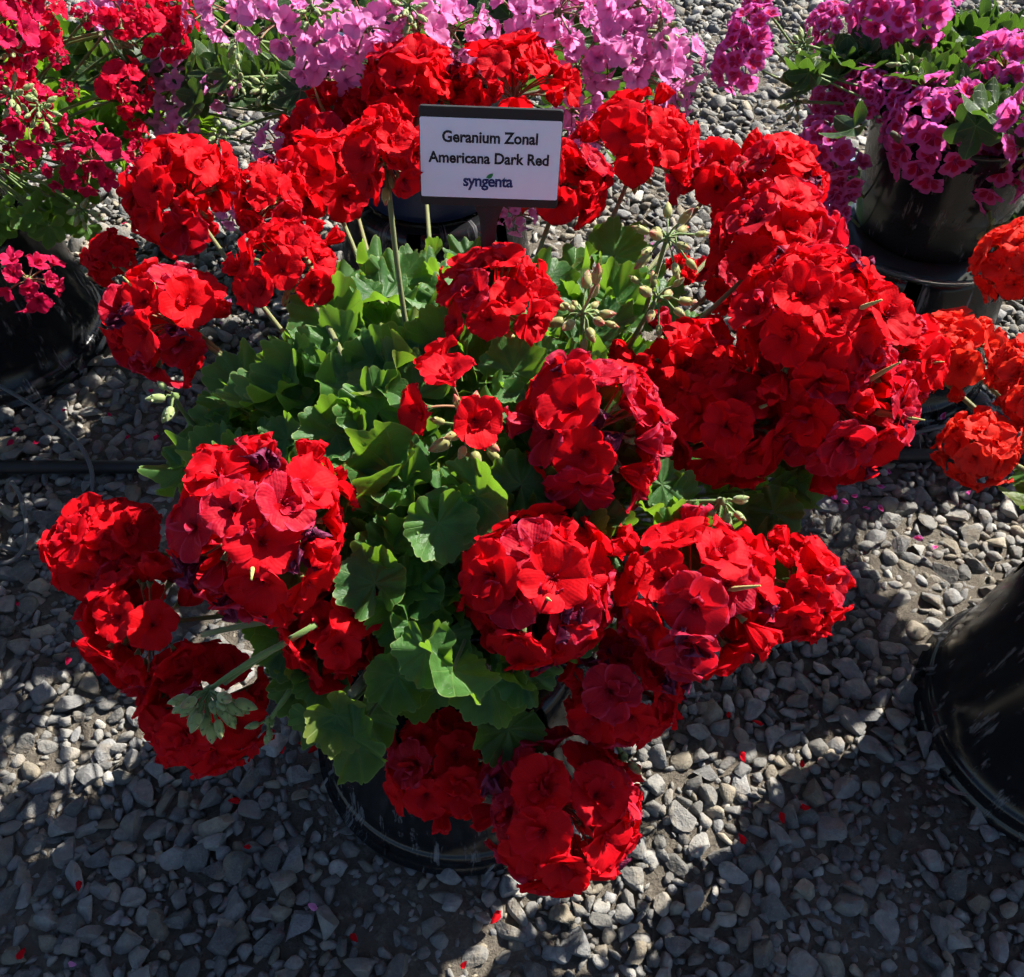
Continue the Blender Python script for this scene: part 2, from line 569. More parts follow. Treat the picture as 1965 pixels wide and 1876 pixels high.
def scatter_stones():
    cell = 0.028
    grid = {}
    out = []

    def ok(x, y, r, k):
        ci, cj = int(x // cell), int(y // cell)
        for a in range(ci - 2, ci + 3):
            for b in range(cj - 2, cj + 3):
                for (px, py, pr) in grid.get((a, b), ()):
                    if (px - x) ** 2 + (py - y) ** 2 < (k * (pr + r)) ** 2:
                        return False
        return True

    def bare(x, y):
        # patches where the dirt shows
        return math.sin(x * 6.3 + 1.3 * math.sin(y * 5) + 0.7) * math.sin(y * 7.1 + 2.2 * math.sin(x * 3.2)) + 0.35 * math.sin(x * 17 + y * 13)
    x0, x1, y0, y1 = -1.75, 1.75, 0.12, 3.0
    for lo, hi, tries, k in ((0.0112, 0.0185, 15000, 0.66), (0.0075, 0.0112, 50000, 0.61), (0.0040, 0.0075, 70000, 0.58)):
        X = rng.uniform(x0, x1, tries)
        Y = rng.uniform(y0, y1, tries)
        R = rng.uniform(lo, hi, tries)
        for x, y, r in zip(X, Y, R):
            if abs(x) > 0.75 + 0.5 * y:
                continue
            if any((x - px) ** 2 + (y - py) ** 2 < 0.172 ** 2 for px, py in POTS):
                continue
            if bare(x, y) > 0.78 and r > 0.007 and rng.random() < 0.7:
                continue
            if ok(x, y, r, k):
                grid.setdefault((int(x // cell), int(y // cell)), []).append((x, y, r))
                out.append((x, y, r))
    return out


def tint():
    a = rng.uniform(0.085, 0.21)
    w = rng.random()
    if w < 0.60:
        c = (a, a * 0.975, a * 0.92)
    elif w < 0.82:
        c = (a * 0.96, a * 0.96, a * 0.96)
    elif w < 0.94:
        c = (a * 1.25, a * 1.10, a * 0.86)
    else:
        c = (a * 1.5, a * 1.45, a * 1.34)
    return c


STONES = scatter_stones()


def build_stones():
    hi = [stone_shape(100 + i, 3) for i in range(26)]
    lo = [stone_shape(300 + i, 2) for i in range(26)]
    tiny = [stone_shape(500 + i, 1) for i in range(26)]
    himesh = [mesh('stone', P.tolist(), F, M['stone'], smooth=False) for P, F in hi]

    def seen(s):
        x, y, r = s
        q = Vector((x, y, 0)) - EYE
        d = q.dot(FW)
        u = q.x / d * FOC + 512
        v = 488.5 - q.dot(UPV) / d * FOC
        if not (-8 < u < 1032 and -8 < v < 985):
            return 0
        # what stands under the plants is not in view
        if any((x - px) ** 2 + (y - py - 0.12) ** 2 < rr for px, py, rr in ((-0.064, 0.62, 0.09),)):
            return 0
        return r / d
    order = sorted(range(len(STONES)), key=lambda i: -seen(STONES[i]))
    near = order[:300]
    for i in near:
        x, y, r = STONES[i]
        me = himesh[int(rng.integers(0, 26))]
        sc = r * 1.12
        o = bpy.data.objects.new('stone', me)
        eul = Vector((rng.normal(0, 0.25), rng.normal(0, 0.25), rng.uniform(0, 2 * PI)))
        o.rotation_euler = eul
        o.scale = (sc, sc, sc * rng.uniform(0.7, 1.05))
        o.location = (x, y, sc * 0.30)
        c = tint()
        o.color = (*c, 1)
        o.parent = GROUND
        link(o)
    V, F, T = [], [], []
    base = 0
    ns = set(near)
    for i, (x, y, r) in enumerate(STONES):
        if i in ns:
            continue
        P, fc = (lo if r > 0.0085 and y < 2.0 else tiny)[int(rng.integers(0, 26))]
        sc = r * 1.12
        a, b, c = rng.normal(0, 0.3), rng.normal(0, 0.3), rng.uniform(0, 2 * PI)
        Rm = np.array((Matrix.Rotation(c, 3, 'Z') @ Matrix.Rotation(b, 3, 'Y') @ Matrix.Rotation(a, 3, 'X')))
        Q = (P * np.array([sc, sc, sc * rng.uniform(0.7, 1.0)])) @ Rm.T + np.array([x, y, sc * 0.30])
        V.append(Q)
        F.append(np.array(fc, dtype=np.int32) + base)
        T.append(np.tile(np.array([*tint(), 1.0], dtype=np.float32), (len(Q), 1)))
        base += len(Q)
    V, F, T = np.concatenate(V).astype(np.float32), np.concatenate(F), np.concatenate(T)
    me = bpy.data.meshes.new('gravel')
    me.vertices.add(len(V))
    me.vertices.foreach_set('co', V.ravel())
    me.loops.add(F.size)
    me.loops.foreach_set('vertex_index', F.ravel())
    me.polygons.add(len(F))
    me.polygons.foreach_set('loop_start', np.arange(0, F.size, 3, dtype=np.int32))
    me.update(calc_edges=True)
    at = me.color_attributes.new('tint', 'FLOAT_COLOR', 'POINT')
    at.data.foreach_set('color', T.ravel())
    me.materials.append(M['gravel'])
    o = new_obj('gravel', me, GROUND)
    o['kind'] = 'stuff'


build_stones()

# ------------------------------------------------------------------ pots
POT_H = 0.27


def upturned_pot_mesh():
    """rim on the ground, drainage slots round the top, foot ring"""
    b = MB()
    prof = [(0.176, 0.001), (0.184, 0.001), (0.186, 0.006), (0.186, 0.012), (0.181, 0.016), (0.178, 0.024), (0.178, 0.034),
            (0.174, 0.038), (0.171, 0.040), (0.166, 0.08), (0.160, 0.13), (0.153, 0.19), (0.149, 0.218), (0.143, 0.252),
            (0.140, 0.262), (0.134, 0.269), (0.124, 0.271), (0.112, 0.270), (0.109, 0.262), (0.100, 0.260), (0.02, 0.260), (0.0005, 0.260)]
    def slot(i, k):
        return i in (12, 13, 14) and (k % 20) in (0, 1, 2)
    b.lathe(prof, 120, skip=slot)
    inner = [(r - 0.003, z - 0.003) for r, z in prof[1:16]]
    b.lathe(inner, 120, skip=lambda i, k: slot(i + 1, k))
    return b.build('upturned_pot', M['pot'])


UPM = upturned_pot_mesh()


def rim_ring_mesh():
    b = MB()
    for k in range(8):
        a0 = 2 * PI * k / 8 + 0.2
        vs = []
        for (r, z) in ((0.1785, 0.017), (0.186, 0.017), (0.1785, 0.034), (0.183, 0.034)):
            for s in (-1, 1):
                w = a0 + s * 0.008
                vs.append((r * math.cos(w), r * math.sin(w), z))
        b.add(vs, [(0, 1, 5, 4), (2, 3, 7, 6), (0, 2, 6, 4), (1, 3, 7, 5), (4, 5, 7, 6)])
    return b.build('rim_rib', M['pot'], smooth=False)


RIBM = rim_ring_mesh()


def upturned_pot(x, y, label, rz=0.0):
    e = empty('upturned_pot', (x, y, 0))
    tag(e, label, 'pot', 'upturned pots used as stands')
    o = bpy.data.objects.new('pot_wall', UPM)
    o.parent = e
    o.rotation_euler.z = rz
    link(o)
    o = bpy.data.objects.new('rim_ribs', RIBM)
    o.parent = e
    o.rotation_euler.z = rz
    link(o)
    return e


upturned_pot(*POTS[0], 'black upturned pot on the gravel below the big red geranium', 0.1)
upturned_pot(*POTS[1], 'black scuffed upturned pot with shiny rim at the right edge, below orange geranium', 0.22)
upturned_pot(*POTS[2], 'black upturned pot whose rim just touches the left edge of the photo', 0.5)
upturned_pot(*POTS[3], 'black upturned pot with pale scuffs below the rose-red geranium at left', 0.05)
upturned_pot(*POTS[4], 'black upturned pot with drain slots below the magenta geranium, under a clear saucer', 0.13)
upturned_pot(*POTS[5], 'black upturned pot hidden behind the red geranium, below the lilac pink geranium', 0.3)


def top_pot_meshes():
    b = MB()
    prof = [(0.0005, 0.004), (0.118, 0.004), (0.124, 0.0), (0.130, 0.004), (0.134, 0.02), (0.145, 0.12), (0.155, 0.205), (0.157, 0.212),
            (0.163, 0.215), (0.164, 0.238), (0.167, 0.242), (0.166, 0.247), (0.160, 0.246), (0.154, 0.212), (0.142, 0.12)]
    b.lathe(prof, 72)
    s = MB()
    s.lathe([(0.152, 0.214), (0.12, 0.221), (0.06, 0.218), (0.0005, 0.223)], 32)
    return b, s


_b, _s = top_pot_meshes()
TPM = _b.build('pot', M['pot'])
TPB = _b.build('pot', M['bluepot'])
SOILM = _s.build('soil', M['soil'])

# ------------------------------------------------------------------ petals, flowers, buds, leaves (shared meshes)
def petal_grid(r, L, W, a0, a1, ruff, cup, ns=7, nt=7, tw=0.0, crump=0.0):
    """petal along +x, flower axis +z"""
    vs, uvs = [], []
    x = z = 0.0
    cl = []
    for i in range(ns + 1):
        s = math.sin(PI / 2 * i / ns)
        s2 = math.sin(PI / 2 * (i + 1) / ns)
        a = a0 + (a1 - a0) * (s ** 0.8)
        cl.append((x, z, a))
        x += math.cos(a) * L * (s2 - s)
        z += math.sin(a) * L * (s2 - s)
    ph, ph2, k = r.uniform(0, 6.28), r.uniform(0, 6.28), r.uniform(2.0, 3.6)
    for i in range(ns + 1):
        s = math.sin(PI / 2 * i / ns)
        w = W * max(0.10 * (1 - s), (s ** 0.62) * math.sqrt(max(0.0, 1 - s ** 4.5)))
        px, pz, a = cl[i]
        for j in range(nt + 1):
            t = -1 + 2 * j / nt
            off = cup * (t * t) * w + ruff * L * (s ** 1.6) * math.sin(k * t * 1.5 + ph) + 0.5 * ruff * L * s ** 3 * math.sin(6 * t + ph2)
            if crump:
                off += crump * L * s * (r.random() - 0.5)
            back = 0.10 * L * (t * t) * s ** 4 - 0.02 * L * s ** 6 * math.cos(7 * t + ph2)
            yy = t * w * (1 - 0.12 * abs(ruff * 4))
            ang = tw * s
            oy, on = yy * math.cos(ang) - off * math.sin(ang), yy * math.sin(ang) + off * math.cos(ang)
            vs.append((px - back * math.cos(a) - on * math.sin(a), oy, pz - back * math.sin(a) + on * math.cos(a)))
            uvs.append((0.5 + t * 0.5, s))
    fs = []
    m = nt + 1
    for i in range(ns):
        for j in range(nt):
            fs.append((i * m + j, (i + 1) * m + j, (i + 1) * m + j + 1, i * m + j + 1))
    return vs, fs, uvs


def rotz(vs, w, dz=0.0, k=1.0):
    c, s = math.cos(w), math.sin(w)
    return [((x * c - y * s) * k, (x * s + y * c) * k, z * k + dz) for x, y, z in vs]


def flower_mesh(seed, mats, kind):
    """one floret of unit radius, opening along +z; base at the origin"""
    r = random.Random(seed)
    b = MB()
    if kind == 'double':            # broad overlapping petals, a few small inner ones
        op = r.uniform(-0.12, 0.42)
        n, ph = 5, r.uniform(0, 6.28)
        for i in range(n):
            v, f, u = petal_grid(r, r.uniform(1.0, 1.14), r.uniform(0.62, 0.76), r.uniform(0.75, 1.0) + op * 0.3, -0.40 + op + r.uniform(-0.2, 0.2), r.uniform(0.04, 0.10), r.uniform(-0.02, 0.20))
            b.add(rotz(v, ph + 2 * PI * i / n + r.uniform(-0.15, 0.15), 0.03 * (i % 2)), f, u)
        for i in range(r.choice([1, 2, 3])):
            v, f, u = petal_grid(r, r.uniform(0.5, 0.8), r.uniform(0.26, 0.45), r.uniform(1.0, 1.3), 0.3 + op * 0.6 + r.uniform(-0.3, 0.3), 0.16, r.uniform(0.1, 0.5), 6, 5, r.uniform(-0.6, 0.6))
            b.add(rotz(v, r.uniform(0, 6.28), 0.06), f, u)
    elif kind == 'cup':             # half open, rolled
        n = 5
        for i in range(n):
            v, f, u = petal_grid(r, r.uniform(0.85, 1.05), r.uniform(0.5, 0.62), 1.15, r.uniform(0.9, 1.5), 0.10, r.uniform(0.25, 0.5))
            b.add(rotz(v, 2 * PI * i / n + r.uniform(-0.2, 0.2), 0.02 * i), f, u)
    elif kind == 'wilt':
        n = 5
        for i in range(n):
            v, f, u = petal_grid(r, r.uniform(0.6, 0.95), r.uniform(0.14, 0.34), r.uniform(0.8, 1.4), r.uniform(-0.4, 1.9), 0.22, r.uniform(-0.9, 0.9), 7, 5, r.uniform(-2.0, 2.0), 0.22)
            b.add(rotz(v, r.uniform(0, 6.28), 0.02 * i), f, u)
    elif kind == 'loose':           # ivy geranium: narrower, separate petals
        n, ph = r.choice([5, 5, 6]), r.uniform(0, 6.28)
        op = r.uniform(-0.1, 0.45)
        for i in range(n):
            big = 1.0 if i < 2 else 0.9
            v, f, u = petal_grid(r, r.uniform(0.9, 1.1) * big, r.uniform(0.34, 0.48), 1.0, -0.15 + op + r.uniform(-0.3, 0.3), r.uniform(0.03, 0.10), r.uniform(0.0, 0.25), 6, 5)
            b.add(rotz(v, ph + 2 * PI * i / n + r.uniform(-0.2, 0.2)), f, u)
        for i in range(r.choice([0, 1, 3])):
            v, f, u = petal_grid(r, 0.6, 0.22, 1.2, 0.6, 0.12, 0.3, 5, 4)
            b.add(rotz(v, r.uniform(0, 6.28), 0.05), f, u)
    elif kind == 'round':           # five rounded petals, nearly flat
        n, ph = 5, r.uniform(0, 6.28)
        op = r.uniform(-0.05, 0.45)
        for i in range(n):
            v, f, u = petal_grid(r, r.uniform(0.95, 1.05), r.uniform(0.50, 0.58), 0.85, -0.2 + op + r.uniform(-0.2, 0.2), r.uniform(0.03, 0.07), r.uniform(0.0, 0.15), 6, 6)
            b.add(rotz(v, ph + 2 * PI * i / n + r.uniform(-0.08, 0.08), 0.02 * (i % 2)), f, u)
    # little column of stamens in the throat
    if kind != 'wilt':
        for i in range(6):
            w = i * 1.05
            p = Vector((0.05 * math.cos(w), 0.05 * math.sin(w), 0.05))
            q = Vector((0.13 * math.cos(w + 0.3), 0.13 * math.sin(w + 0.3), 0.34 + 0.06 * (i % 3)))
            b.tube([p, q * 0.9], [0.010, 0.018], 3, 1)
        b.tube([(0, 0, -0.22), (0, 0, 0.02)], [0.05, 0.11], 5, 2)
    return b.build('floret', mats)


def floret_set(mat, kinds, seed):
    sm = M['crimson'] if mat in ('red', 'crimson', 'rose', 'rosered') else M[mat]
    return [flower_mesh(seed + i, [M[mat], sm, M['gstalk']], k) for i, k in enumerate(kinds)]


FL = {
    'red': floret_set('red', ['double'] * 12 + ['cup'] * 2, 10),
    'crimson': floret_set('crimson', ['double'] * 8 + ['cup'] * 2, 40),
    'wilt': floret_set('wilt', ['wilt'] * 8, 60),
    'orange': floret_set('orange', ['double'] * 7 + ['cup'] * 1, 80),
    'rose': floret_set('rose', ['loose'] * 7 + ['round'] * 2, 100),
    'rosered': floret_set('rosered', ['double'] * 4 + ['loose'] * 4, 110),
    'pink': floret_set('pink', ['loose'] * 8 + ['round'] * 4, 120),
    'magenta': floret_set('magenta', ['round'] * 9, 140),
}


def bud_mesh(seed, mat):
    r = random.Random(seed)
    b = MB()
    k = r.uniform(0.85, 1.2)
    prof = [(0.02, 0), (0.17 * k, 0.08), (0.24 * k, 0.28), (0.235 * k, 0.5), (0.16 * k, 0.78), (0.07, 0.95), (0.01, 1.02)]
    b.lathe(prof, 8)
    # sepals
    for i in range(5):
        w = 2 * PI * i / 5 + 0.3
        v, f, u = petal_grid(r, 0.85, 0.16, 1.0, 1.65, 0.02, 0.1, 4, 2)
        v = [(x * 0.6 + 0.06, y, z) for x, y, z in v]
        b.add(rotz(v, w), f, [(q[0], q[1] * 0.55) for q in u])
    return b.build('bud', M[mat])


BUDS = [bud_mesh(i, 'bud') for i in range(4)]
GBUDS = [bud_mesh(i + 9, 'greenbud') for i in range(4)]


def beak_mesh():
    b = MB()
    b.tube([(0, 0, 0), (0, 0, 0.1), (0.01, 0, 0.22), (0.02, 0.01, 0.6), (0.05, 0.02, 1.0)], [0.05, 0.085, 0.062, 0.045, 0.018], 7)
    return b.build('seed_beak', M['beak'])


BEAK = beak_mesh()


def zonal_leaf_mesh(seed, fold=None):
    r = random.Random(seed)
    nA, nR, NL = 98, 6, 7
    span = math.radians(r.uniform(318, 340))
    cup = r.uniform(0.0, 0.6) if fold is None else 0.1
    ple, ruf = r.uniform(0.05, 0.11), r.uniform(0.12, 0.25)
    k1, p1, k2, p2 = r.uniform(3.2, 5.2), r.uniform(0, 6), r.uniform(7, 10), r.uniform(0, 6)
    tip = r.uniform(-0.35, 0.2)
    lob = [r.uniform(0.85, 1.12) for _ in range(NL)]
    vs, uvs, fs = [], [], []
    for i in range(nA + 1):
        q = i / nA
        th = -span / 2 + span * q
        ph = q * NL
        li = min(NL - 1, int(ph))
        lobe = abs(math.sin(PI * ph)) ** 0.55
        teeth = abs(math.sin(PI * (ph * 3 + 0.5))) ** 0.75
        R = (0.77 + 0.145 * lobe * lob[li] + 0.068 * teeth) * (1.0 - 0.10 * abs(th) / PI)
        if q < 0.02 or q > 0.98:
            R *= 0.93
        for j in range(nR + 1):
            rad = j / nR
            rr = R * rad
            z = cup * rr * rr + ple * math.cos(2 * PI * ph) * -rad ** 1.2
            z += ruf * rad ** 2.6 * (math.sin(k1 * th + p1) + 0.55 * math.sin(k2 * th + p2)) + 0.03 * rad ** 5 * (teeth - 0.5)
            x, y = rr * math.cos(th), rr * math.sin(th)
            z += tip * max(0, x) ** 2 * 0.6
            if fold is not None:
                # folded up along the mid line
                a = fold * min(1.0, abs(y) / 0.6)
                sg = 1 if y >= 0 else -1
                ay = abs(y)
                y, z = sg * ay * math.cos(a), z + ay * math.sin(a)
            vs.append((x, y, z))
            uvs.append((q, rad))
    m = nR + 1
    for i in range(nA):
        for j in range(nR):
            if j == 0:
                fs.append((i * m, i * m + 1, (i + 1) * m + 1))
            else:
                fs.append((i * m + j, i * m + j + 1, (i + 1) * m + j + 1, (i + 1) * m + j))
    return mesh('leaf', vs, fs, M['leaf'], True, uvs)


def ivy_leaf_mesh(seed, mat):
    r = random.Random(seed)
    nA, nR, NL = 45, 4, 5
    span = math.radians(r.uniform(300, 330))
    cup, ple = r.uniform(0.0, 0.5), r.uniform(0.03, 0.09)
    k1, p1, ruf = r.uniform(2, 4), r.uniform(0, 6), r.uniform(0.03, 0.09)
    vs, uvs, fs = [], [], []
    for i in range(nA + 1):
        q = i / nA
        th = -span / 2 + span * q
        ph = q * NL
        lobe = abs(math.sin(PI * ph)) ** 0.9
        R = (0.58 + 0.42 * lobe + 0.05 * abs(math.sin(PI * ph * 3))) * (1.0 - 0.22 * abs(th) / PI)
        for j in range(nR + 1):
            rad = j / nR
            rr = R * rad
            z = cup * rr * rr - ple * math.cos(2 * PI * ph) * rad + ruf * rad ** 2 * math.sin(k1 * th + p1)
            vs.append((rr * math.cos(th), rr * math.sin(th), z))
            uvs.append((q, rad))
    m = nR + 1
    for i in range(nA):
        for j in range(nR):
            if j == 0:
                fs.append((i * m, i * m + 1, (i + 1) * m + 1))
            else:
                fs.append((i * m + j, i * m + j + 1, (i + 1) * m + j + 1, (i + 1) * m + j))
    return mesh('leaf', vs, fs, M[mat], True, uvs)


ZL = [zonal_leaf_mesh(i) for i in range(14)]
ZF = [zonal_leaf_mesh(50 + i, 1.0 + 0.12 * i) for i in range(3)]
IL = [ivy_leaf_mesh(i, 'ivy') for i in range(8)]
DL = [ivy_leaf_mesh(20 + i, 'ivydark') for i in range(8)]


def frame(zax, xhint, loc, sc, spin=0.0):
    z = Vector(zax).normalized()
    x = Vector(xhint)
    x = x - z * x.dot(z)
    if x.length < 1e-4:
        x = z.orthogonal()
    x.normalize()
    y = z.cross(x)
    R = Matrix((x, y, z)).transposed().to_4x4()
    if spin:
        R = R @ Matrix.Rotation(spin, 4, 'Z')
    if not isinstance(sc, tuple):
        sc = (sc, sc, sc)
    return Matrix.Translation(loc) @ R @ Matrix.Diagonal((*sc, 1))


def cone_dir(axis, th, ph):
    a = Vector(axis).normalized()
    u = a.orthogonal().normalized()
    w = a.cross(u)
    return (a * math.cos(th) + (u * math.cos(ph) + w * math.sin(ph)) * math.sin(th)).normalized()


# ------------------------------------------------------------------ plants
class Plant:
    def __init__(self, name, x, y, label, cat, group, potmesh=TPM, ps=0.88):
        self.base = Vector((x, y, POT_H + 0.003))
        self.e = empty(name, self.base)
        tag(self.e, label, cat, group)
        self.c = Vector((x, y, 0))
        new_obj('pot', potmesh, self.e).scale = (ps,) * 3
        new_obj('soil', SOILM, self.e).scale = (ps,) * 3

    def part(self, name, me, m4=None):
        return new_obj(name, me, self.e, m4, self.base) if m4 is not None else new_obj(name, me, self.e, None, self.base)

    def stalk_mesh(self, a, b, rad, mat, bend=0.04, name='flower_stalk', rnd=random):
        a, b = Vector(a), Vector(b)
        mid = (a + b) / 2 + Vector((rnd.uniform(-1, 1), rnd.uniform(-1, 1), 0.6)) * bend * (b - a).length * 2
        mb = MB()
        mb.tube(bez(a, mid, b, 7), [rad * 1.15] * 4 + [rad] * 4, 7)
        return mb.build(name, M[mat])

    def head(self, c, R, fl, axis, theta=118, foot=None, r=None, hubk=0.15, Lk=0.80, wilt=0.0, crim=0.0, beaks=0, buds=0, dens=1.0,
             rnd=None, stalkmat='stalk', fr=0.024, stalk=True, budset=None, maxn=60, fill=0.0, srad=0.0024, footk=0.35, jitn=0.2, openonly=False):
        """umbel: hub, pedicels (this mesh) and florets (children)"""
        rnd = rnd or random
        c = Vector(c)
        axis = Vector(axis).normalized()
        hub = c - axis * R * hubk
        L = R * Lk
        fr = min(fr, R * 0.55)
        th = math.radians(theta)
        n = int(dens * 2 * (1 - math.cos(th)) * (L + 0.35 * fr) ** 2 / (fr * fr * 0.50))
        n = max(3, min(n, maxn))
        dirs = []
        for i in range(n):
            ct = 1 - (1 - math.cos(th)) * (i + 0.5) / n
            d = cone_dir(axis, math.acos(ct) + rnd.uniform(-0.05, 0.05), i * 2.39996 + rnd.uniform(-0.12, 0.12))
            dirs.append(d)
        mb = MB()
        mb.lathe([(0.0003, -0.006), (0.0045, -0.004), (0.006, 0.0), (0.004, 0.005), (0.0003, 0.006)], 7, 1)
        places = []
        wob = rnd.uniform(0, 6.28)
        for d in dirs:
            l = L * (1.0 + 0.10 * math.sin(3.1 * d.x * 2 + wob) * math.cos(2.3 * d.y * 2 - wob)) * rnd.uniform(0.88, 1.06)
            p = d * l
            mb.tube(bez(Vector((0, 0, 0)), d * l * 0.5 + Vector((0, 0, 0.12 * l)), p, 4), 0.0011, 4, 0, False)
            places.append((d, p))
        for i in range(int(n * fill)):
            d = cone_dir(axis, th * 0.8 * math.sqrt(rnd.random()), rnd.uniform(0, 6.28))
            places.append((d, d * L * rnd.uniform(0.62, 0.86)))
        bplaces = []
        for i in range(buds):
            d = cone_dir(-axis * 0.5 + Vector((0, -0.5, -0.3)), rnd.uniform(0.2, 1.2), rnd.uniform(0, 6.28))
            p = d * rnd.uniform(0.012, 0.024)
            mb.tube([(0, 0, 0), p], 0.0010, 4, 0, False)
            bplaces.append((d, p))
        me = mb.build('flower_head', [M['pedicel'], M['gstalk']])
        h = self.part('flower_head', me, Matrix.Translation(hub))
        for qi, (d, p) in enumerate(places):
            inner = qi >= n
            w = rnd.random()
            key = fl
            if fl == 'red':
                if inner and w < wilt * 3.5:
                    key = 'wilt'
                elif w < crim:
                    key = 'crimson'
            ml = FL[key][:8] if openonly else FL[key]
            nd = (d + Vector((rnd.gauss(0, jitn), rnd.gauss(0, jitn), rnd.gauss(0, jitn)))).normalized()
            s = fr * rnd.uniform(0.90, 1.14)
            if key == 'wilt':
                p = d * L * rnd.uniform(0.92, 1.06)
                s *= 1.02
            m4 = frame(nd, (rnd.gauss(0, 1), rnd.gauss(0, 1), rnd.gauss(0, 1)), p, s)
            o = bpy.data.objects.new('floret', rnd.choice(ml))
            o.matrix_basis = m4
            o.parent = h
            link(o)
        for d, p in bplaces:
            o = bpy.data.objects.new('bud', rnd.choice(budset or BUDS))
            o.matrix_basis = frame(d + Vector((0, 0, -0.3)), (1, 0.3, 0.1), p, rnd.uniform(0.011, 0.016))
            o.parent = h
            link(o)
        for i in range(beaks):
            d = cone_dir((axis + Vector((0, -0.6, 0.4))), rnd.uniform(0.0, 0.5), rnd.uniform(0, 6.28))
            o = bpy.data.objects.new('seed_beak', BEAK)
            o.matrix_basis = frame(d, (1, 0, 0), d * L * 0.82, R * 0.62)
            o.parent = h
            link(o)
        if stalk:
            if foot is None:
                f = self.c + (Vector((hub.x, hub.y, 0)) - self.c) * footk
                foot = Vector((f.x, f.y, min(hub.z - 0.04, POT_H + 0.20)))
            o = bpy.data.objects.new('flower_stalk', self.stalk_mesh(Vector(foot) - hub, Vector((0, 0, 0)), srad, stalkmat, 0.03, rnd=rnd))
            o.parent = h
            link(o)
        return h

    def budcluster(self, c, n, size, axis, foot=None, green=False, spread=1.5, rnd=random, rad=0.024, stalk=True, bend=0.05):
        hub = Vector(c)
        axis = Vector(axis).normalized()
        mb = MB()
        mb.lathe([(0.0003, -0.006), (0.004, -0.003), (0.005, 0.0), (0.0003, 0.005)], 7, 1)
        pl = []
        for i in range(n):
            d = cone_dir(axis, spread * math.sqrt((i + 0.5) / n), i * 2.4 + rnd.uniform(-0.3, 0.3))
            p = d * rad * rnd.uniform(0.45, 1.0) + Vector((0, 0, -0.25 * rad))
            mb.tube([(0, 0, 0), d * rad * 0.4, p], 0.0011, 4, 0, False)
            pl.append((d, p))
        h = self.part('bud_cluster', mb.build('bud_cluster', [M['gstalk'], M['gstalk']]), Matrix.Translation(hub))
        for d, p in pl:
            o = bpy.data.objects.new('bud', rnd.choice(GBUDS if green else BUDS))
            o.matrix_basis = frame(d + Vector((0, 0, -0.25)), (1, 0.2, 0.3), p, size * rnd.uniform(0.75, 1.2))
            o.parent = h
            link(o)
        if stalk and foot is not None:
            o = bpy.data.objects.new('flower_stalk', self.stalk_mesh(Vector(foot) - hub, Vector((0, 0, 0)), 0.0022, 'gstalk', bend, rnd=rnd))
            o.parent = h
            link(o)
        return h

    def leaf(self, p, nrm, tipdir, sc, meshes, foot=None, rnd=random, stalkmat='gstalk', rad=0.0016):
        m4 = frame(nrm, tipdir, p, sc)
        self.part('leaf', rnd.choice(meshes), m4)
        if foot is not None:
            a, b = Vector(foot), Vector(p)
            mid = (a + b) / 2 + Vector((0, 0, -0.02)) + (b - a).length * 0.12 * Vector((rnd.uniform(-1, 1), rnd.uniform(-1, 1), 0))
            mb = MB()
            mb.tube(bez(a, mid, b, 5), rad, 5, 0, False)
            me = mb.build('leaf_stalk', M[stalkmat])
            self.part('leaf_stalk', me, Matrix.Identity(4))


def vert_uv(me):
    out = [(0.5, 0.5)] * len(me.vertices)
    d = me.uv_layers[0].data
    for lp in me.loops:
        out[lp.vertex_index] = tuple(d[lp.index].uv)
    return out


def dome_leaves(pl, cen, rad, n, meshes, smin, smax, rnd, zmin=0.3, thmax=110, shell=(0.72, 1.0), stalks=0.6, upb=0.9, jit=0.38, keep=None, joined=False):
    cen = Vector(cen)
    jv, jf, ju = [], [], []
    cache = {}
    k = 0
    i = 0
    while k < n and i < n * 14:
        i += 1
        ct = 1 - (1 - math.cos(math.radians(thmax))) * ((i * 0.61803) % 1.0)
        th, ph = math.acos(ct), i * 2.39996 + rnd.uniform(-0.3, 0.3)
        d = Vector((math.sin(th) * math.cos(ph), math.sin(th) * math.sin(ph), math.cos(th)))
        sh = rnd.uniform(*shell)
        p = cen + Vector((d.x * rad[0], d.y * rad[1], d.z * rad[2])) * sh
        if p.z < zmin or (keep and not keep(p)):
            continue
        out = Vector((d.x / rad[0], d.y / rad[1], d.z / rad[2])).normalized()
        nrm = (out * 0.75 + Vector((0, 0, upb)) + Vector((rnd.gauss(0, jit), rnd.gauss(0, jit), rnd.gauss(0, jit * 0.5)))).normalized()
        tip = Vector((d.x, d.y, -0.35)) + Vector((rnd.gauss(0, 0.35), rnd.gauss(0, 0.35), 0))
        foot = None
        if rnd.random() < stalks:
            foot = cen + Vector((d.x * rad[0] * 0.35, d.y * rad[1] * 0.35, -0.02 + rnd.uniform(-0.03, 0.03)))
        sc = rnd.uniform(smin, smax) * (1.0 if sh > 0.85 else 0.9)
        k += 1
        if not joined:
            pl.leaf(p, nrm, tip, sc, meshes, foot, rnd)
            continue
        me = rnd.choice(meshes)
        if me.name not in cache:
            cache[me.name] = (np.array([v.co[:] for v in me.vertices]), [tuple(q.vertices) for q in me.polygons], vert_uv(me))
        V, F, U = cache[me.name]
        A = np.array(frame(nrm, tip, p, sc))
        b0 = sum(len(x) for x in jv)
        jv.append(V @ A[:3, :3].T + A[:3, 3])
        jf.extend([tuple(i + b0 for i in q) for q in F])
        ju.extend(U)
    if joined and jv:
        me = mesh('inner_foliage', np.concatenate(jv).tolist(), jf, meshes[0].materials[0], True, ju)
        pl.part('inner_foliage', me, Matrix.Identity(4))['kind'] = 'stuff'


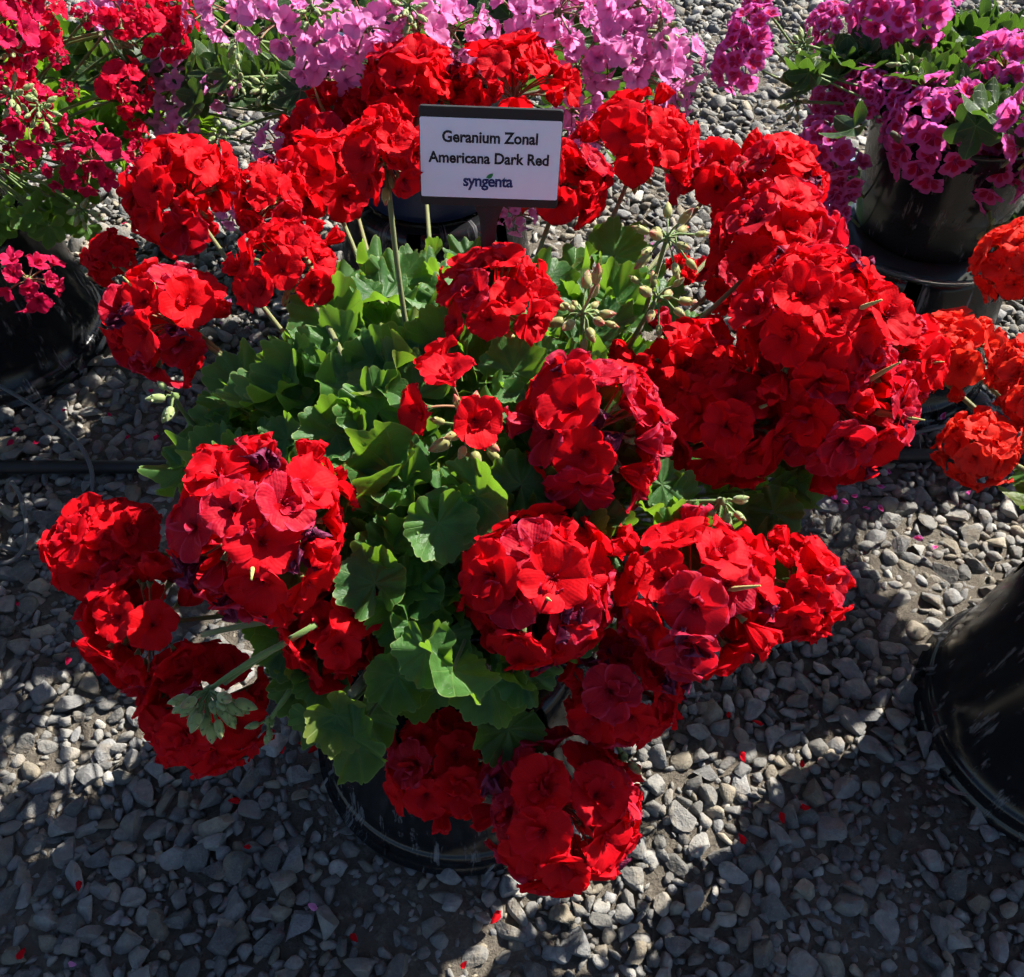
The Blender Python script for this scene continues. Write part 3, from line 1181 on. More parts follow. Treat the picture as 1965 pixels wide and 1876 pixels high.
# ---- the big red geranium in the middle
R1 = random.Random(3)
red = Plant('potted_geranium', POTS[0][0], POTS[0][1], 'large red zonal geranium with ruffled green leaves, behind its name sign', 'plant', None)
RC = Vector((-0.02, 0.615, 0.44))


def stems(pl, n, rnd, spread, top):
    for i in range(n):
        w = 2 * PI * i / n + rnd.uniform(-0.3, 0.3)
        a = pl.c + Vector((0.05 * math.cos(w), 0.05 * math.sin(w), POT_H + 0.17))
        b = pl.c + Vector((spread * math.cos(w), spread * math.sin(w), top * rnd.uniform(0.85, 1.0)))
        mb = MB()
        mb.tube(bez(a, (a + b) / 2 + Vector((0, 0, -0.03)), b, 6), [0.008, 0.008, 0.007, 0.006, 0.006, 0.005, 0.004], 7)
        pl.part('stem', mb.build('stem', M['wood']), Matrix.Identity(4))


HEADS = [  # u, v, width px, z, wilt, crimson, beaks, buds, opts
    (985, 140, 210, 0.60, 0.0, 0.05, 0, 9, 'open'),
    (790, 170, 215, 0.58, 0.10, 0.25, 0, 0, ''),
    (645, 265, 212, 0.52, 0.05, 0.2, 1, 0, ''),
    (738, 295, 160, 0.735, 0.0, 0.0, 0, 8, ''),
    (620, 345, 192, 0.57, 0.0, 0.15, 0, 4, ''),
    (515, 380, 150, 0.60, 0.08, 0.2, 0, 0, ''),
    (1228, 262, 225, 0.62, 0.0, 0.05, 0, 7, 'open'),
    (1082, 350, 170, 0.62, 0.0, 0.05, 0, 4, ''),
    (345, 370, 225, 0.56, 0.0, 0.15, 0, 5, ''),
    (320, 612, 238, 0.535, 0.15, 0.30, 1, 0, ''),
    (208, 492, 95, 0.49, 0.0, 0.0, 0, 2, ''),
    (545, 490, 195, 0.605, 0.0, 0.0, 0, 9, 'open'),
    (955, 548, 215, 0.64, 0.0, 0.15, 0, 6, 'open'),
    (1380, 345, 170, 0.53, 0.15, 0.25, 1, 2, ''),
    (1500, 345, 175, 0.54, 0.05, 0.25, 0, 0, ''),
    (1495, 470, 250, 0.60, 0.05, 0.35, 0, 2, ''),
    (1385, 540, 110, 0.48, 0.05, 0.5, 0, 0, ''),
    (1310, 515, 60, 0.53, 0.0, 0.0, 0, 0, ''),
    (1575, 615, 340, 0.625, 0.10, 0.35, 1, 0, ''),
    (1610, 765, 320, 0.56, 0.15, 0.45, 2, 0, ''),
    (1700, 690, 215, 0.53, 0.08, 0.4, 1, 0, ''),
    (1315, 705, 222, 0.54, 0.05, 0.15, 0, 0, ''),
    (1400, 805, 250, 0.545, 0.08, 0.2, 1, 0, ''),
    (1145, 822, 295, 0.615, 0.10, 0.35, 0, 0, ''),
    (860, 770, 220, 0.625, 0.0, 0.0, 0, 0, 'few'),
    (490, 1010, 365, 0.61, 0.18, 0.40, 1, 0, ''),
    (196, 1058, 215, 0.42, 0.0, 0.05, 0, 0, ''),
    (275, 1200, 255, 0.425, 0.08, 0.25, 0, 0, ''),
    (385, 1362, 260, 0.37, 0.03, 0.15, 0, 0, ''),
    (635, 1205, 205, 0.50, 0.0, 0.05, 0, 1, ''),
    (1030, 1130, 310, 0.555, 0.10, 0.30, 1, 0, ''),
    (1335, 1142, 320, 0.54, 0.17, 0.30, 1, 0, ''),
    (1530, 1130, 205, 0.49, 0.05, 0.2, 0, 0, ''),
    (1200, 1322, 225, 0.45, 0.08, 0.2, 0, 1, ''),
    (845, 1475, 205, 0.33, 0.0, 0.1, 0, 0, ''),
    (1085, 1560, 325, 0.38, 0.18, 0.25, 0, 0, ''),
]


def clear_of_heads(p, heads=None):
    """leaves stand below and behind the flower heads, not in front of them"""
    q = Vector(p) - EYE
    for (u, v, w, z, *_r) in (heads or HEADS):
        c = atz(u, v, z) - EYE
        t = q.dot(c) / c.length
        off = (q - c.normalized() * t).length
        if t < c.length + 0.03 and off < (0.55 * w * SC / FOC * c.dot(FW) + 0.018 if heads is None else 0.42 * w * SC / FOC * c.dot(FW)):
            return False
    return True


stems(red, 9, R1, 0.20, 0.53)
dome_leaves(red, RC, (0.272, 0.255, 0.145), 95, ZL, 0.025, 0.041, R1, jit=0.5, zmin=0.36, thmax=112, shell=(0.86, 1.06), keep=lambda p: p.y - 0.75 * p.x < 0.89 and clear_of_heads(p))
dome_leaves(red, RC, (0.25, 0.23, 0.095), 20, ZL, 0.028, 0.042, R1, zmin=0.36, thmax=100, shell=(0.35, 0.85), stalks=0.8, keep=lambda p: p.y - 0.75 * p.x < 0.89 and clear_of_heads(p))
dome_leaves(red, RC, (0.25, 0.235, 0.12), 280, ZL, 0.026, 0.042, R1, zmin=0.36, thmax=100, shell=(0.2, 0.95), keep=lambda p: p.y - 0.75 * p.x < 0.88 and clear_of_heads(p), joined=True)
dome_leaves(red, (-0.045, 0.50, 0.41), (0.20, 0.155, 0.12), 30, ZL, 0.026, 0.040, R1, zmin=0.33, thmax=122, shell=(0.85, 1.05), upb=0.35, keep=lambda p: p.y < 0.50 and clear_of_heads(p))
# the open parts of the mound, where leaf after leaf shows between the heads
def mound_leaves(n, rnd):
    areas = ((420, 425, 1000, 1010), (1040, 430, 1330, 700), (540, 1000, 900, 1430), (1230, 880, 1570, 1070), (860, 1270, 1010, 1480), (330, 700, 560, 900))
    wts = [(c - a) * (d - b) for a, b, c, d in areas]
    done = []
    tries = 0
    while len(done) < n and tries < 6000:
        tries += 1
        a, b, c, d = rnd.choices(areas, wts)[0]
        u, v = rnd.uniform(a, c), rnd.uniform(b, d)
        if any((u - x) ** 2 + (v - y) ** 2 < 38 ** 2 for x, y in done):
            continue
        rd = ray(u, v)
        rr = (0.29, 0.30, 0.155)
        A = sum((rd[i] / rr[i]) ** 2 for i in range(3))
        B = 2 * sum(rd[i] * (EYE[i] - RC[i]) / rr[i] ** 2 for i in range(3))
        Cc = sum(((EYE[i] - RC[i]) / rr[i]) ** 2 for i in range(3)) - 1
        D = B * B - 4 * A * Cc
        if D < 0:
            continue
        p = EYE + rd * ((-B - math.sqrt(D)) / (2 * A) + rnd.uniform(-0.012, 0.04))
        if p.z < 0.34 or not clear_of_heads(p):
            continue
        done.append((u, v))
        out = Vector(((p.x - RC.x) / rr[0], (p.y - RC.y) / rr[1], (p.z - RC.z) / rr[2])).normalized()
        nrm = out * 0.5 + Vector((rnd.gauss(0, 0.5), rnd.gauss(-0.1, 0.5), 0.75))
        tip = Vector((out.x, out.y, -0.2)) + Vector((rnd.gauss(0, 0.7), rnd.gauss(0, 0.7), rnd.gauss(0, 0.3)))
        red.leaf(p, nrm, tip, rnd.uniform(0.022, 0.039), ZL, RC + (p - RC) * 0.4 + Vector((0, 0, -0.05)), rnd)
    return len(done)


MN = mound_leaves(145, R1)
# leaves one can pick out in the photograph: (u, v, z, size, normal, tip direction, mesh)
for (u, v, z, s, nr, tp, ms) in (
        (640, 610, 0.575, 0.062, (-0.25, -0.55, 0.8), (-0.4, 0.9, 0.5), ZL[0]),
        (760, 545, 0.575, 0.055, (0.2, -0.5, 0.8), (0.6, 0.7, 0.3), ZL[4]),
        (575, 735, 0.56, 0.062, (-0.35, -0.35, 0.85), (-0.8, 0.1, 0.2), ZL[2]),
        (620, 800, 0.555, 0.052, (-0.1, -0.6, 0.8), (0.0, -0.9, -0.4), ZL[7]),
        (725, 790, 0.59, 0.055, (0.05, -0.45, 0.9), (-0.2, 0.9, 0.4), ZL[9]),
        (735, 700, 0.585, 0.055, (0.0, -0.6, 0.8), (0.4, 0.8, 0.5), ZL[3]),
        (750, 905, 0.585, 0.066, (-0.55, -0.30, 0.75), (-0.8, -0.4, 0.1), ZF[0]),
        (760, 1080, 0.535, 0.060, (0.1, -0.55, 0.8), (0.5, 0.6, 0.4), ZL[5]),
        (720, 1120, 0.54, 0.048, (-0.2, -0.5, 0.8), (-0.3, 0.9, 0.4), ZL[6]),
        (790, 1175, 0.51, 0.055, (0.0, -0.8, 0.6), (0.1, -0.8, -0.5), ZL[8]),
        (690, 1370, 0.40, 0.058, (-0.1, -0.75, 0.65), (0.0, -0.7, -0.8), ZL[10]),
        (590, 1310, 0.42, 0.052, (-0.3, -0.65, 0.6), (-0.5, -0.6, -0.6), ZL[11]),
        (800, 1290, 0.44, 0.058, (0.0, -0.75, 0.65), (0.1, -0.7, -0.7), ZL[12]),
        (975, 1400, 0.40, 0.050, (0.1, -0.8, 0.6), (0.2, -0.6, -0.8), ZL[1]),
        (900, 1265, 0.47, 0.036, (0.0, -0.7, 0.7), (0.0, -0.8, -0.6), ZF[1]),
        (350, 900, 0.48, 0.048, (-0.6, -0.2, 0.7), (-0.9, 0.1, -0.3), ZL[13]),
        (1530, 930, 0.47, 0.046, (0.5, -0.2, 0.75), (0.9, -0.1, 0.0), ZL[3]),
        (1420, 1000, 0.47, 0.046, (0.3, -0.5, 0.75), (0.6, -0.5, -0.2), ZL[6]),
        (1180, 490, 0.55, 0.055, (0.2, -0.5, 0.8), (0.6, 0.7, 0.3), ZL[0]),
        (1185, 580, 0.56, 0.055, (0.1, -0.45, 0.85), (0.3, 0.8, 0.3), ZL[5]),
        (850, 660, 0.59, 0.050, (-0.1, -0.5, 0.85), (-0.4, 0.8, 0.3), ZL[2]),
        (1000, 930, 0.575, 0.045, (0.1, -0.5, 0.85), (0.4, 0.6, 0.2), ZL[9]),
        (880, 1000, 0.56, 0.050, (0.0, -0.6, 0.8), (0.3, -0.7, -0.2), ZL[1]),
        (1270, 930, 0.545, 0.036, (0.3, -0.5, 0.8), (0.6, 0.3, 0.0), ZL[7])):
    p = atz(u, v, z)
    red.leaf(p, nr, tp, s * 0.70, [ms], RC + (p - RC) * 0.3 + Vector((0, 0, -0.05)), R1)

FEET = {545: atz(682, 748, 0.585), 955: atz(1017, 722, 0.58), 1228: atz(1125, 522, 0.54)}
for (u, v, w, z, wi, cr, bk, bd, opt) in HEADS:
    c = atz(u, v, z)
    d = depth(c)
    R = 0.5 * w * SC / FOC * d
    ax = (c - RC) * 1.0
    ax = Vector((ax.x, ax.y, max(ax.z, 0.0) + 0.12)).normalized() * 0.7 + (EYE - c).normalized() * 0.25
    foot = None
    if opt == 'open':
        red.head(c, R * 0.80, 'red', (ax.x * 0.5, 0.15, 1.0), 84, FEET.get(u), hubk=0.62, Lk=1.12, wilt=wi, crim=cr, beaks=bk, buds=bd, dens=0.92, rnd=R1, fr=0.0255, fill=0.1, jitn=0.22)
    elif opt == 'few':
        red.head(c, R, 'red', (-0.45, -0.45, 0.8), 62, None, hubk=0.5, Lk=0.85, wilt=0, crim=0, rnd=R1, fr=0.027, maxn=4, openonly=True)
    else:
        red.head(c - (EYE - c).normalized() * R * 0.30, R * 0.95, 'red', ax, 120, None, wilt=wi * 0.75, crim=cr, beaks=bk, buds=bd, rnd=R1,
                 fr=0.0285 if R > 0.045 else 0.0245, fill=0.35, jitn=R1.uniform(0.14, 0.24), Lk=0.78, dens=R1.uniform(0.86, 1.04))

# bud clusters standing above the leaves
for (u, v, z, n, s, ax, ft, gr, sp, rd) in (
        (1280, 455, 0.64, 12, 0.017, (0.1, -0.2, 1), (1225, 640, 0.53), False, 1.9, 0.028),
        (1262, 570, 0.60, 9, 0.016, (0.2, -0.2, 0.8), (1195, 690, 0.53), False, 1.8, 0.028),
        (1118, 600, 0.62, 14, 0.015, (0, -0.2, 1), (1100, 720, 0.54), False, 1.9, 0.026),
        (905, 825, 0.615, 13, 0.017, (0.0, -0.5, 0.2), (945, 920, 0.55), False, 2.0, 0.024),
        (400, 1325, 0.475, 27, 0.0170, (0.0, -0.6, -0.2), (545, 1235, 0.52), True, 1.45, 0.027),
        (1385, 962, 0.55, 9, 0.014, (0.5, -0.4, -0.5), (1240, 970, 0.50), True, 1.5, 0.016),
        (335, 760, 0.53, 5, 0.016, (-0.6, -0.3, -0.2), (390, 830, 0.46), True, 1.4, 0.016),
        (517, 1383, 0.40, 4, 0.013, (-0.5, -0.4, -0.4), (560, 1320, 0.42), True, 1.4, 0.012),
        (1195, 1450, 0.38, 4, 0.013, (0.2, -0.4, -0.4), (1100, 1330, 0.42), True, 1.4, 0.012)):
    red.budcluster(atz(u, v, z), n, s, ax, atz(*ft), gr, sp, R1, rd)
# single long-stalked bud
b0, b1 = atz(1143, 545, 0.665), atz(1118, 598, 0.62)
mb = MB()
mb.tube([b1 - b0, (0, 0, 0)], 0.0013, 5)
hb = red.part('bud_cluster', mb.build('bud_cluster', M['pedicel']), Matrix.Translation(b0))
o = bpy.data.objects.new('bud', BUDS[1])
o.matrix_basis = frame((0.05, 0.1, 1), (1, 0, 0), (0, 0, 0), 0.02)
o.parent = hb
link(o)
# cut, bare stalk below the biggest head
for (a, b, m_) in (((388, 1218, 0.47), (560, 1188, 0.50), 'stalk'), ((430, 1310, 0.475), (560, 1228, 0.51), 'gstalk')):
    p, q = atz(*a), atz(*b)
    mb = MB()
    mb.tube(bez(p, (p + q) / 2 + Vector((0, 0, 0.006)), q + (q - p) * 0.35, 5), 0.0026, 8)
    red.part('flower_stalk', mb.build('flower_stalk', M[m_]), Matrix.Identity(4))

# ---- neighbours
R2 = random.Random(21)


def neighbour(name, pos, label, fl, heads, lmeshes, nl, rad, cz, fr, ls, rnd, head_kw=None, cx=0.0, cy=0.0, potmesh=TPM, zmin=0.24, th=74, ps=0.88, nfill=200, keep=None):
    pl = Plant(name, pos[0], pos[1], label, 'plant', None, potmesh, ps)
    cen = Vector((pos[0] + cx, pos[1] + cy, cz))
    stems(pl, 7, rnd, 0.18, cz + 0.06)
    ok = lambda p: (keep is None or keep(p)) and clear_of_heads(p, heads)
    dome_leaves(pl, cen, rad, nl, lmeshes, ls[0], ls[1], rnd, zmin=zmin, thmax=125, shell=(0.55, 1.0), stalks=0.35, upb=0.55, jit=0.5, keep=ok)
    dome_leaves(pl, cen, tuple(x * 0.85 for x in rad), nfill, lmeshes, ls[0], ls[1], rnd, zmin=zmin, thmax=115, shell=(0.15, 1.0), upb=0.55, jit=0.6, joined=True, keep=ok)
    for hd in heads:
        u, v, w, z = hd[:4]
        key = hd[4] if len(hd) > 4 else fl
        c = atz(u, v, z)
        R = 0.5 * w * SC / FOC * depth(c) * {'rose': 0.95, 'magenta': 0.9, 'orange': 0.88}.get(fl, 1.0)
        ax = c - cen
        ax = Vector((ax.x, ax.y, max(0, ax.z) + 0.15)).normalized() * 0.75 + (EYE - c).normalized() * 0.3
        kw = dict(dens=0.75, hubk=0.5, Lk=1.0, stalkmat='gstalk', fr=fr, rnd=rnd, buds=0, srad=0.0017, footk=0.7)
        kw.update(head_kw or {})
        pl.head(c, R, key, ax, th, None, **kw)
    return pl, cen


def random_heads(pl, cen, rad, n, fl, R, fr, rnd, test, th=80, dens=0.8):
    """the same plant's flowers on the sides the photograph only shows in part"""
    k = 0
    for i in range(n * 6):
        ct = 1 - 1.15 * ((i * 0.618 + 0.11) % 1)
        thh, ph = math.acos(ct), i * 2.39996
        d = Vector((math.sin(thh) * math.cos(ph), math.sin(thh) * math.sin(ph), math.cos(thh)))
        c = cen + Vector((d.x * rad[0], d.y * rad[1], d.z * rad[2]))
        if not test(c):
            continue
        pl.head(c, R * rnd.uniform(0.8, 1.15), fl, d + Vector((0, 0, 0.3)), th, None, dens=dens, hubk=0.5, Lk=1.0, stalkmat='gstalk', fr=fr, rnd=rnd, srad=0.0018, footk=0.7)
        k += 1
        if k >= n:
            break


def in_frame(c, m=30):
    q = c - EYE
    d = q.dot(FW)
    u, v = q.x / d * FOC + 512, 488.5 - q.dot(UPV) / d * FOC
    return -m < u < 1024 + m and -m < v < 977 + m


# lilac pink, behind the sign
PINK = [(440, 20, 110, .60), (520, 35, 120, .62), (600, 75, 120, .60), (655, 105, 150, .58), (700, 45, 120, .63), (800, 45, 130, .62), (870, 50, 120, .60),
        (1010, 30, 120, .62), (1060, 85, 100, .57), (1080, 15, 110, .64), (420, 175, 66, .50), (330, 150, 95, .47), (310, 200, 85, .44),
        (335, 250, 80, .42), (530, 285, 85, .47), (445, 400, 70, .40), (625, 150, 100, .54), (600, 200, 70, .48), (1120, 125, 110, .55), (1180, 95, 120, .57),
        (1235, 55, 130, .58), (1310, 120, 100, .52), (1255, 135, 120, .53), (1110, 205, 100, .49), (1290, 185, 90, .48),
        (1100, 260, 80, .45), (1000, 415, 60, .40), (965, 400, 50, .40), (1215, 10, 100, .61), 
        (1150, 240, 70, .45), (860, 110, 70, .55), (770, 150, 80, .54), (385, 15, 80, .57), (430, 330, 50, .42), (940, 100, 70, .56)]
pink, pcen = neighbour('potted_geranium', POTS[5], 'lilac pink ivy geranium covered in blossom, behind the red geranium and its sign', 'pink', PINK, DL, 300,
                       (0.50, 0.34, 0.24), 0.41, 0.0265, (0.028, 0.042), R2, cx=-0.04, cy=0.09, nfill=450, potmesh=TPB)
random_heads(pink, pcen, (0.46, 0.40, 0.26), 26, 'pink', 0.045, 0.026, R2, lambda c: c.y > pcen.y - 0.02 and not in_frame(c, -10))
# rose red at the left
ROSE = [(40, 55, 130, .58, 'rosered'), (5, 110, 110, .55, 'rosered'), (15, 185, 120, .53, 'rosered'), (60, 225, 120, .51, 'rose'), (245, 165, 95, .50, 'rosered'), (255, 180, 60, .48, 'rosered'),
        (190, 305, 115, .45, 'rose'), (130, 320, 80, .43, 'rose'), (58, 540, 110, .36, 'rose'), (132, 172, 36, .52, 'rose'), (262, 255, 50, .44, 'rosered'), (265, 300, 50, .43, 'rose'),
        (290, 40, 100, .55, 'rosered'), (335, 25, 80, .55, 'rosered'), (330, 75, 70, .53, 'rosered'), (240, 20, 90, .58, 'rosered'), (85, 10, 70, .60, 'rosered'), (170, 30, 50, .57, 'rose'),
        (110, 110, 40, .55, 'rose'), (30, 300, 60, .47, 'rose'), (160, 260, 44, .48, 'rose')]
rose, rcen = neighbour('potted_geranium', POTS[3], 'rose-red ivy geranium with loose clusters in the upper left corner', 'rose', ROSE, IL, 270,
                       (0.44, 0.38, 0.22), 0.43, 0.0255, (0.026, 0.040), R2, cx=0.05, cy=0.0, zmin=0.27, nfill=320, head_kw=dict(dens=0.75))
for i in range(26):
    p = atz(R2.uniform(-40, 175), R2.uniform(300, 455), R2.uniform(0.30, 0.42))
    rose.leaf(p, (R2.gauss(0.1, 0.5), R2.gauss(-0.5, 0.4), 0.7), (R2.gauss(0.4, 0.5), R2.gauss(-0.4, 0.5), -0.4), R2.uniform(0.024, 0.036), IL, rcen + (p - rcen) * 0.5, R2)
random_heads(rose, rcen, (0.42, 0.38, 0.25), 16, 'rose', 0.04, 0.025, R2, lambda c: not in_frame(c, 0))
# magenta with red eyes at the right
MAG = [(1435, 60, 95, .55), (1410, 115, 100, .52), (1690, 15, 130, .55), (1760, 10, 130, .55), (1580, 45, 75, .52), (1920, 120, 125, .52), (1780, 250, 185, .48),
       (1640, 175, 90, .48), (1590, 190, 80, .46), (1570, 285, 110, .42), (1605, 340, 90, .37), (1595, 400, 70, .33), (1900, 310, 148, .44), (1705, 190, 85, .49),
       (1955, 310, 70, .45), (1450, 5, 60, .57)]
mag, mcen = neighbour('potted_geranium', POTS[4], 'magenta geranium with red-eyed petals and dark leaves in the upper right', 'magenta', MAG, DL, 290,
                      (0.46, 0.31, 0.22), 0.46, 0.0245, (0.028, 0.043), R2, cx=0.19, cy=-0.01, nfill=850, ps=0.80, zmin=0.33, th=88, head_kw=dict(dens=0.95, buds=2, budset=GBUDS))
random_heads(mag, mcen, (0.44, 0.30, 0.24), 26, 'magenta', 0.045, 0.0245, R2, lambda c: not in_frame(c, 0))
# orange at the right edge
ORA = [(1818, 670, 175, .47), (1760, 690, 80, .45), (1875, 855, 155, .50), (1945, 505, 160, .52), (1962, 705, 140, .53), (1985, 770, 120, .53), (1965, 460, 80, .54)]
ora, ocen = neighbour('potted_geranium', POTS[1], 'orange geranium reaching in from the right edge above the scuffed pot', 'orange', ORA, ZL, 150,
                      (0.27, 0.24, 0.17), 0.45, 0.026, (0.030, 0.044), R2, cx=0.05, cy=-0.03, nfill=60, keep=lambda p: p.y < 0.30 + 0.62 * p.x, zmin=0.36, th=112, head_kw=dict(dens=0.95, hubk=0.2, Lk=0.80, stalkmat='stalk', buds=2, fill=0.12, jitn=0.16, srad=0.0026))
random_heads(ora, ocen, (0.34, 0.24, 0.24), 18, 'orange', 0.055, 0.024, R2, lambda c: not in_frame(c, 95) and c.y < 0.30 + 0.62 * c.x, 112)
# small green bud tufts on the neighbours
for pl, pts in ((rose, ((25, 180, .56), (75, 60, .57), (205, 60, .55), (25, 95, .57), (230, 60, .54), (155, 400, .40), (75, 205, .53))),
                (pink, ((455, 75, .55), (600, 15, .64), (785, 15, .65), (780, 20, .64), (430, 255, .47), (510, 165, .52), (690, 145, .56), (1225, 20, .6), (1265, 60, .58), (1290, 165, .5), (460, 150, .52))),
                (mag, ((1540, 90, .52), (1545, 145, .5), (1530, 200, .47), (1745, 130, .52), (1900, 440, .36), (1650, 120, .5)))):
    for (u, v, z) in pts:
        p = atz(u, v, z)
        cc = pl.c + Vector((0, 0, 0.45))
        pl.budcluster(p, 10, 0.014, (p - cc) + Vector((0, -0.1, 0.1)), cc + (p - cc) * 0.55, True, 1.5, R2, 0.018)

# clear saucer between the two pots at the upper right
b = MB()
b.lathe([(0.0005, 0.002), (0.140, 0.002), (0.150, 0.006), (0.158, 0.020), (0.163, 0.0215), (0.164, 0.019), (0.153, 0.003), (0.142, -0.0005), (0.0005, -0.0005)], 64)
o = new_obj('plant_saucer', b.build('plant_saucer', M['clear']))
o.location = (POTS[4][0], POTS[4][1], 0.2725)
tag(o, 'clear plastic saucer between the two black pots under the magenta geranium', 'saucer')
mag.e.location.z += 0.003

# ------------------------------------------------------------------ name sign
def rounded_rect(w, h, r, n=5):
    pts = []
    for (cx, cy, a0) in ((w / 2 - r, h / 2 - r, 0), (-w / 2 + r, h / 2 - r, PI / 2), (-w / 2 + r, -h / 2 + r, PI), (w / 2 - r, -h / 2 + r, 1.5 * PI)):
        for i in range(n + 1):
            a = a0 + PI / 2 * i / n
            pts.append((cx + r * math.cos(a), cy + r * math.sin(a)))
    return pts


def slab(pts, z0, z1, bev=0.0):
    n = len(pts)
    vs = [(x, y, z0) for x, y in pts] + [(x, y, z1 - bev) for x, y in pts]
    k = 1 - bev * 18
    vs += [(x * k, y * k, z1) for x, y in pts]
    fs = [tuple(range(n - 1, -1, -1)), tuple(range(2 * n, 3 * n))]
    for a in (0, n):
        for i in range(n):
            j = (i + 1) % n
            fs.append((a + i, a + j, a + n + j, a + n + i))
    return vs, fs


SY = 0.715
tl, tr, bl, br = aty(808, 211, SY), aty(1078, 217, SY), aty(803, 381, SY), aty(1073, 393, SY)
SCEN = (tl + tr + bl + br) / 4
SW, SH = ((tr - tl).length + (br - bl).length) / 2, ((tl - bl).length + (tr - br).length) / 2
sx_ = ((tr - tl) + (br - bl)).normalized()
sn = Vector((0, -0.985, 0.17))
sn = (sn - sx_ * sn.dot(sx_)).normalized()
sy_ = sn.cross(sx_)
SROT = Matrix((sx_, sy_, sn)).transposed().to_4x4()
sign = empty('plant_sign', (SCEN.x, SCEN.y, POT_H + 0.24))
sbase = Vector(sign.location)
tag(sign, 'white card on a black stake sign reading Geranium Zonal Americana Dark Red', 'sign')
SM = Matrix.Translation(SCEN) @ SROT


def signpart(name, verts, faces, mat, smooth=False, off=(0, 0, 0)):
    me = mesh(name, verts, faces, mat, smooth)
    return new_obj(name, me, sign, SM @ Matrix.Translation(off), sbase)


v, f = slab(rounded_rect(SW, SH, 0.003), -0.0016, 0.0010, 0.0005)
signpart('sign_panel', v, f, M['signplastic'])
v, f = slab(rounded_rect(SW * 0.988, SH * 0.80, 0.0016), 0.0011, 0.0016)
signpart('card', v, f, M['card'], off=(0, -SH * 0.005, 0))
# stake: widened neck, then a ribbed blade running down into the soil
b = MB()
prof = [(-SH / 2 + 0.004, 0.0150), (-SH / 2 - 0.004, 0.0115), (-SH / 2 - 0.014, 0.0080), (-SH / 2 - 0.028, 0.0064), (-SH / 2 - 0.05, 0.0062), (-SH / 2 - 0.12, 0.0060), (-SH / 2 - 0.20, 0.0045)]
vs, fs = [], []
for (y, w) in prof:
    vs += [(-w, y, 0.0005), (-w * 0.55, y, -0.0022), (w * 0.55, y, -0.0022), (w, y, 0.0005), (w * 0.3, y, 0.0022), (-w * 0.3, y, 0.0022)]
for i in range(len(prof) - 1):
    for k in range(6):
        fs.append((i * 6 + k, i * 6 + (k + 1) % 6, (i + 1) * 6 + (k + 1) % 6, (i + 1) * 6 + k))
fs.append((0, 1, 2, 3, 4, 5))
signpart('stake', [(x, y, z - 0.0042) for x, y, z in vs], fs, M['signplastic'])


def lettering(txt, width, cy, mat, bold=0.0, cx=0.0, track=1.0):
    cu = bpy.data.curves.new('lettering', 'FONT')
    cu.body = txt
    cu.align_x = 'CENTER'
    cu.size = 1.0
    cu.offset = bold
    cu.space_character = track
    cu.resolution_u = 4
    to = bpy.data.objects.new('lettering_src', cu)
    COL.objects.link(to)
    bpy.context.view_layer.update()
    me = bpy.data.meshes.new_from_object(to.evaluated_get(bpy.context.evaluated_depsgraph_get()))
    bpy.data.objects.remove(to)
    P = np.array([v.co[:] for v in me.vertices])
    lo, hi = P.min(0), P.max(0)
    s = width / (hi[0] - lo[0])
    for vv in me.vertices:
        vv.co = ((vv.co.x - (lo[0] + hi[0]) / 2) * s, vv.co.y * s * 1.12, 0)
    me.materials.clear()
    me.materials.append(M[mat])
    me.name = 'lettering'
    return new_obj('lettering', me, sign, SM @ Matrix.Translation((cx, cy, 0.0019)), sbase), s


K = SW / 270.0


def sign_xy(u, v):
    # place on the sign face
    fy = ((v - 211 - (u - 808) * 0.03) / 172.0)
    return (u - 941) * K, SH / 2 - fy * SH


x_, y_ = sign_xy(940, 273)
lettering('Geranium Zonal', 181 * K, y_, 'ink', 0.03, x_)
x_, y_ = sign_xy(938, 308.5)
lettering('Americana Dark Red', 231 * K, y_, 'ink', 0.03, x_)
x_, y_ = sign_xy(938, 349)
lettering('syngenta', 97 * K, y_, 'navy', 0.028, x_, 0.94)
lf = [(-0.0035, -0.0012), (-0.0022, 0.0010), (0.0002, 0.0026), (0.0034, 0.0034), (0.0030, 0.0008), (0.0016, -0.0014), (-0.0008, -0.0024)]
x_, y_ = sign_xy(938, 331)
signpart('leaf_emblem', [(a * 0.85, c * 0.85, 0) for a, c in lf], [tuple(reversed(range(7)))], M['greenink'], off=(x_ + 0.0012, y_, 0.0019))

# ------------------------------------------------------------------ irrigation lines
b = MB()
pts = []
for i in range(41):
    x = -3 + 6 * i / 40
    pts.append((x, 0.985 + 0.006 * math.sin(x * 2.1) + 0.01 * x, 0.022 + 0.003 * math.sin(x * 5)))
b.tube(pts, 0.0105, 14)
o = new_obj('irrigation_pipe', b.build('irrigation_pipe', M['hose']))
tag(o, 'thick black irrigation pipe lying straight across the gravel behind the red geranium', 'pipe')


def thin_tube(pix, label, r=0.0034):
    P = [atz(u, v, z) for u, v, z in pix]
    # smooth through the points
    out = []
    for i in range(len(P) - 1):
        p0, p1, p2, p3 = P[max(i - 1, 0)], P[i], P[i + 1], P[min(i + 2, len(P) - 1)]
        for k in range(8):
            t = k / 8
            out.append(0.5 * ((2 * p1) + (p2 - p0) * t + (2 * p0 - 5 * p1 + 4 * p2 - p3) * t * t + (3 * p1 - p0 - 3 * p2 + p3) * t ** 3))
    out.append(P[-1])
    mb = MB()
    mb.tube(out, r, 8)
    ob = new_obj('drip_tube', mb.build('drip_tube', M['tube']))
    tag(ob, label, 'tube', 'thin drip tubes')


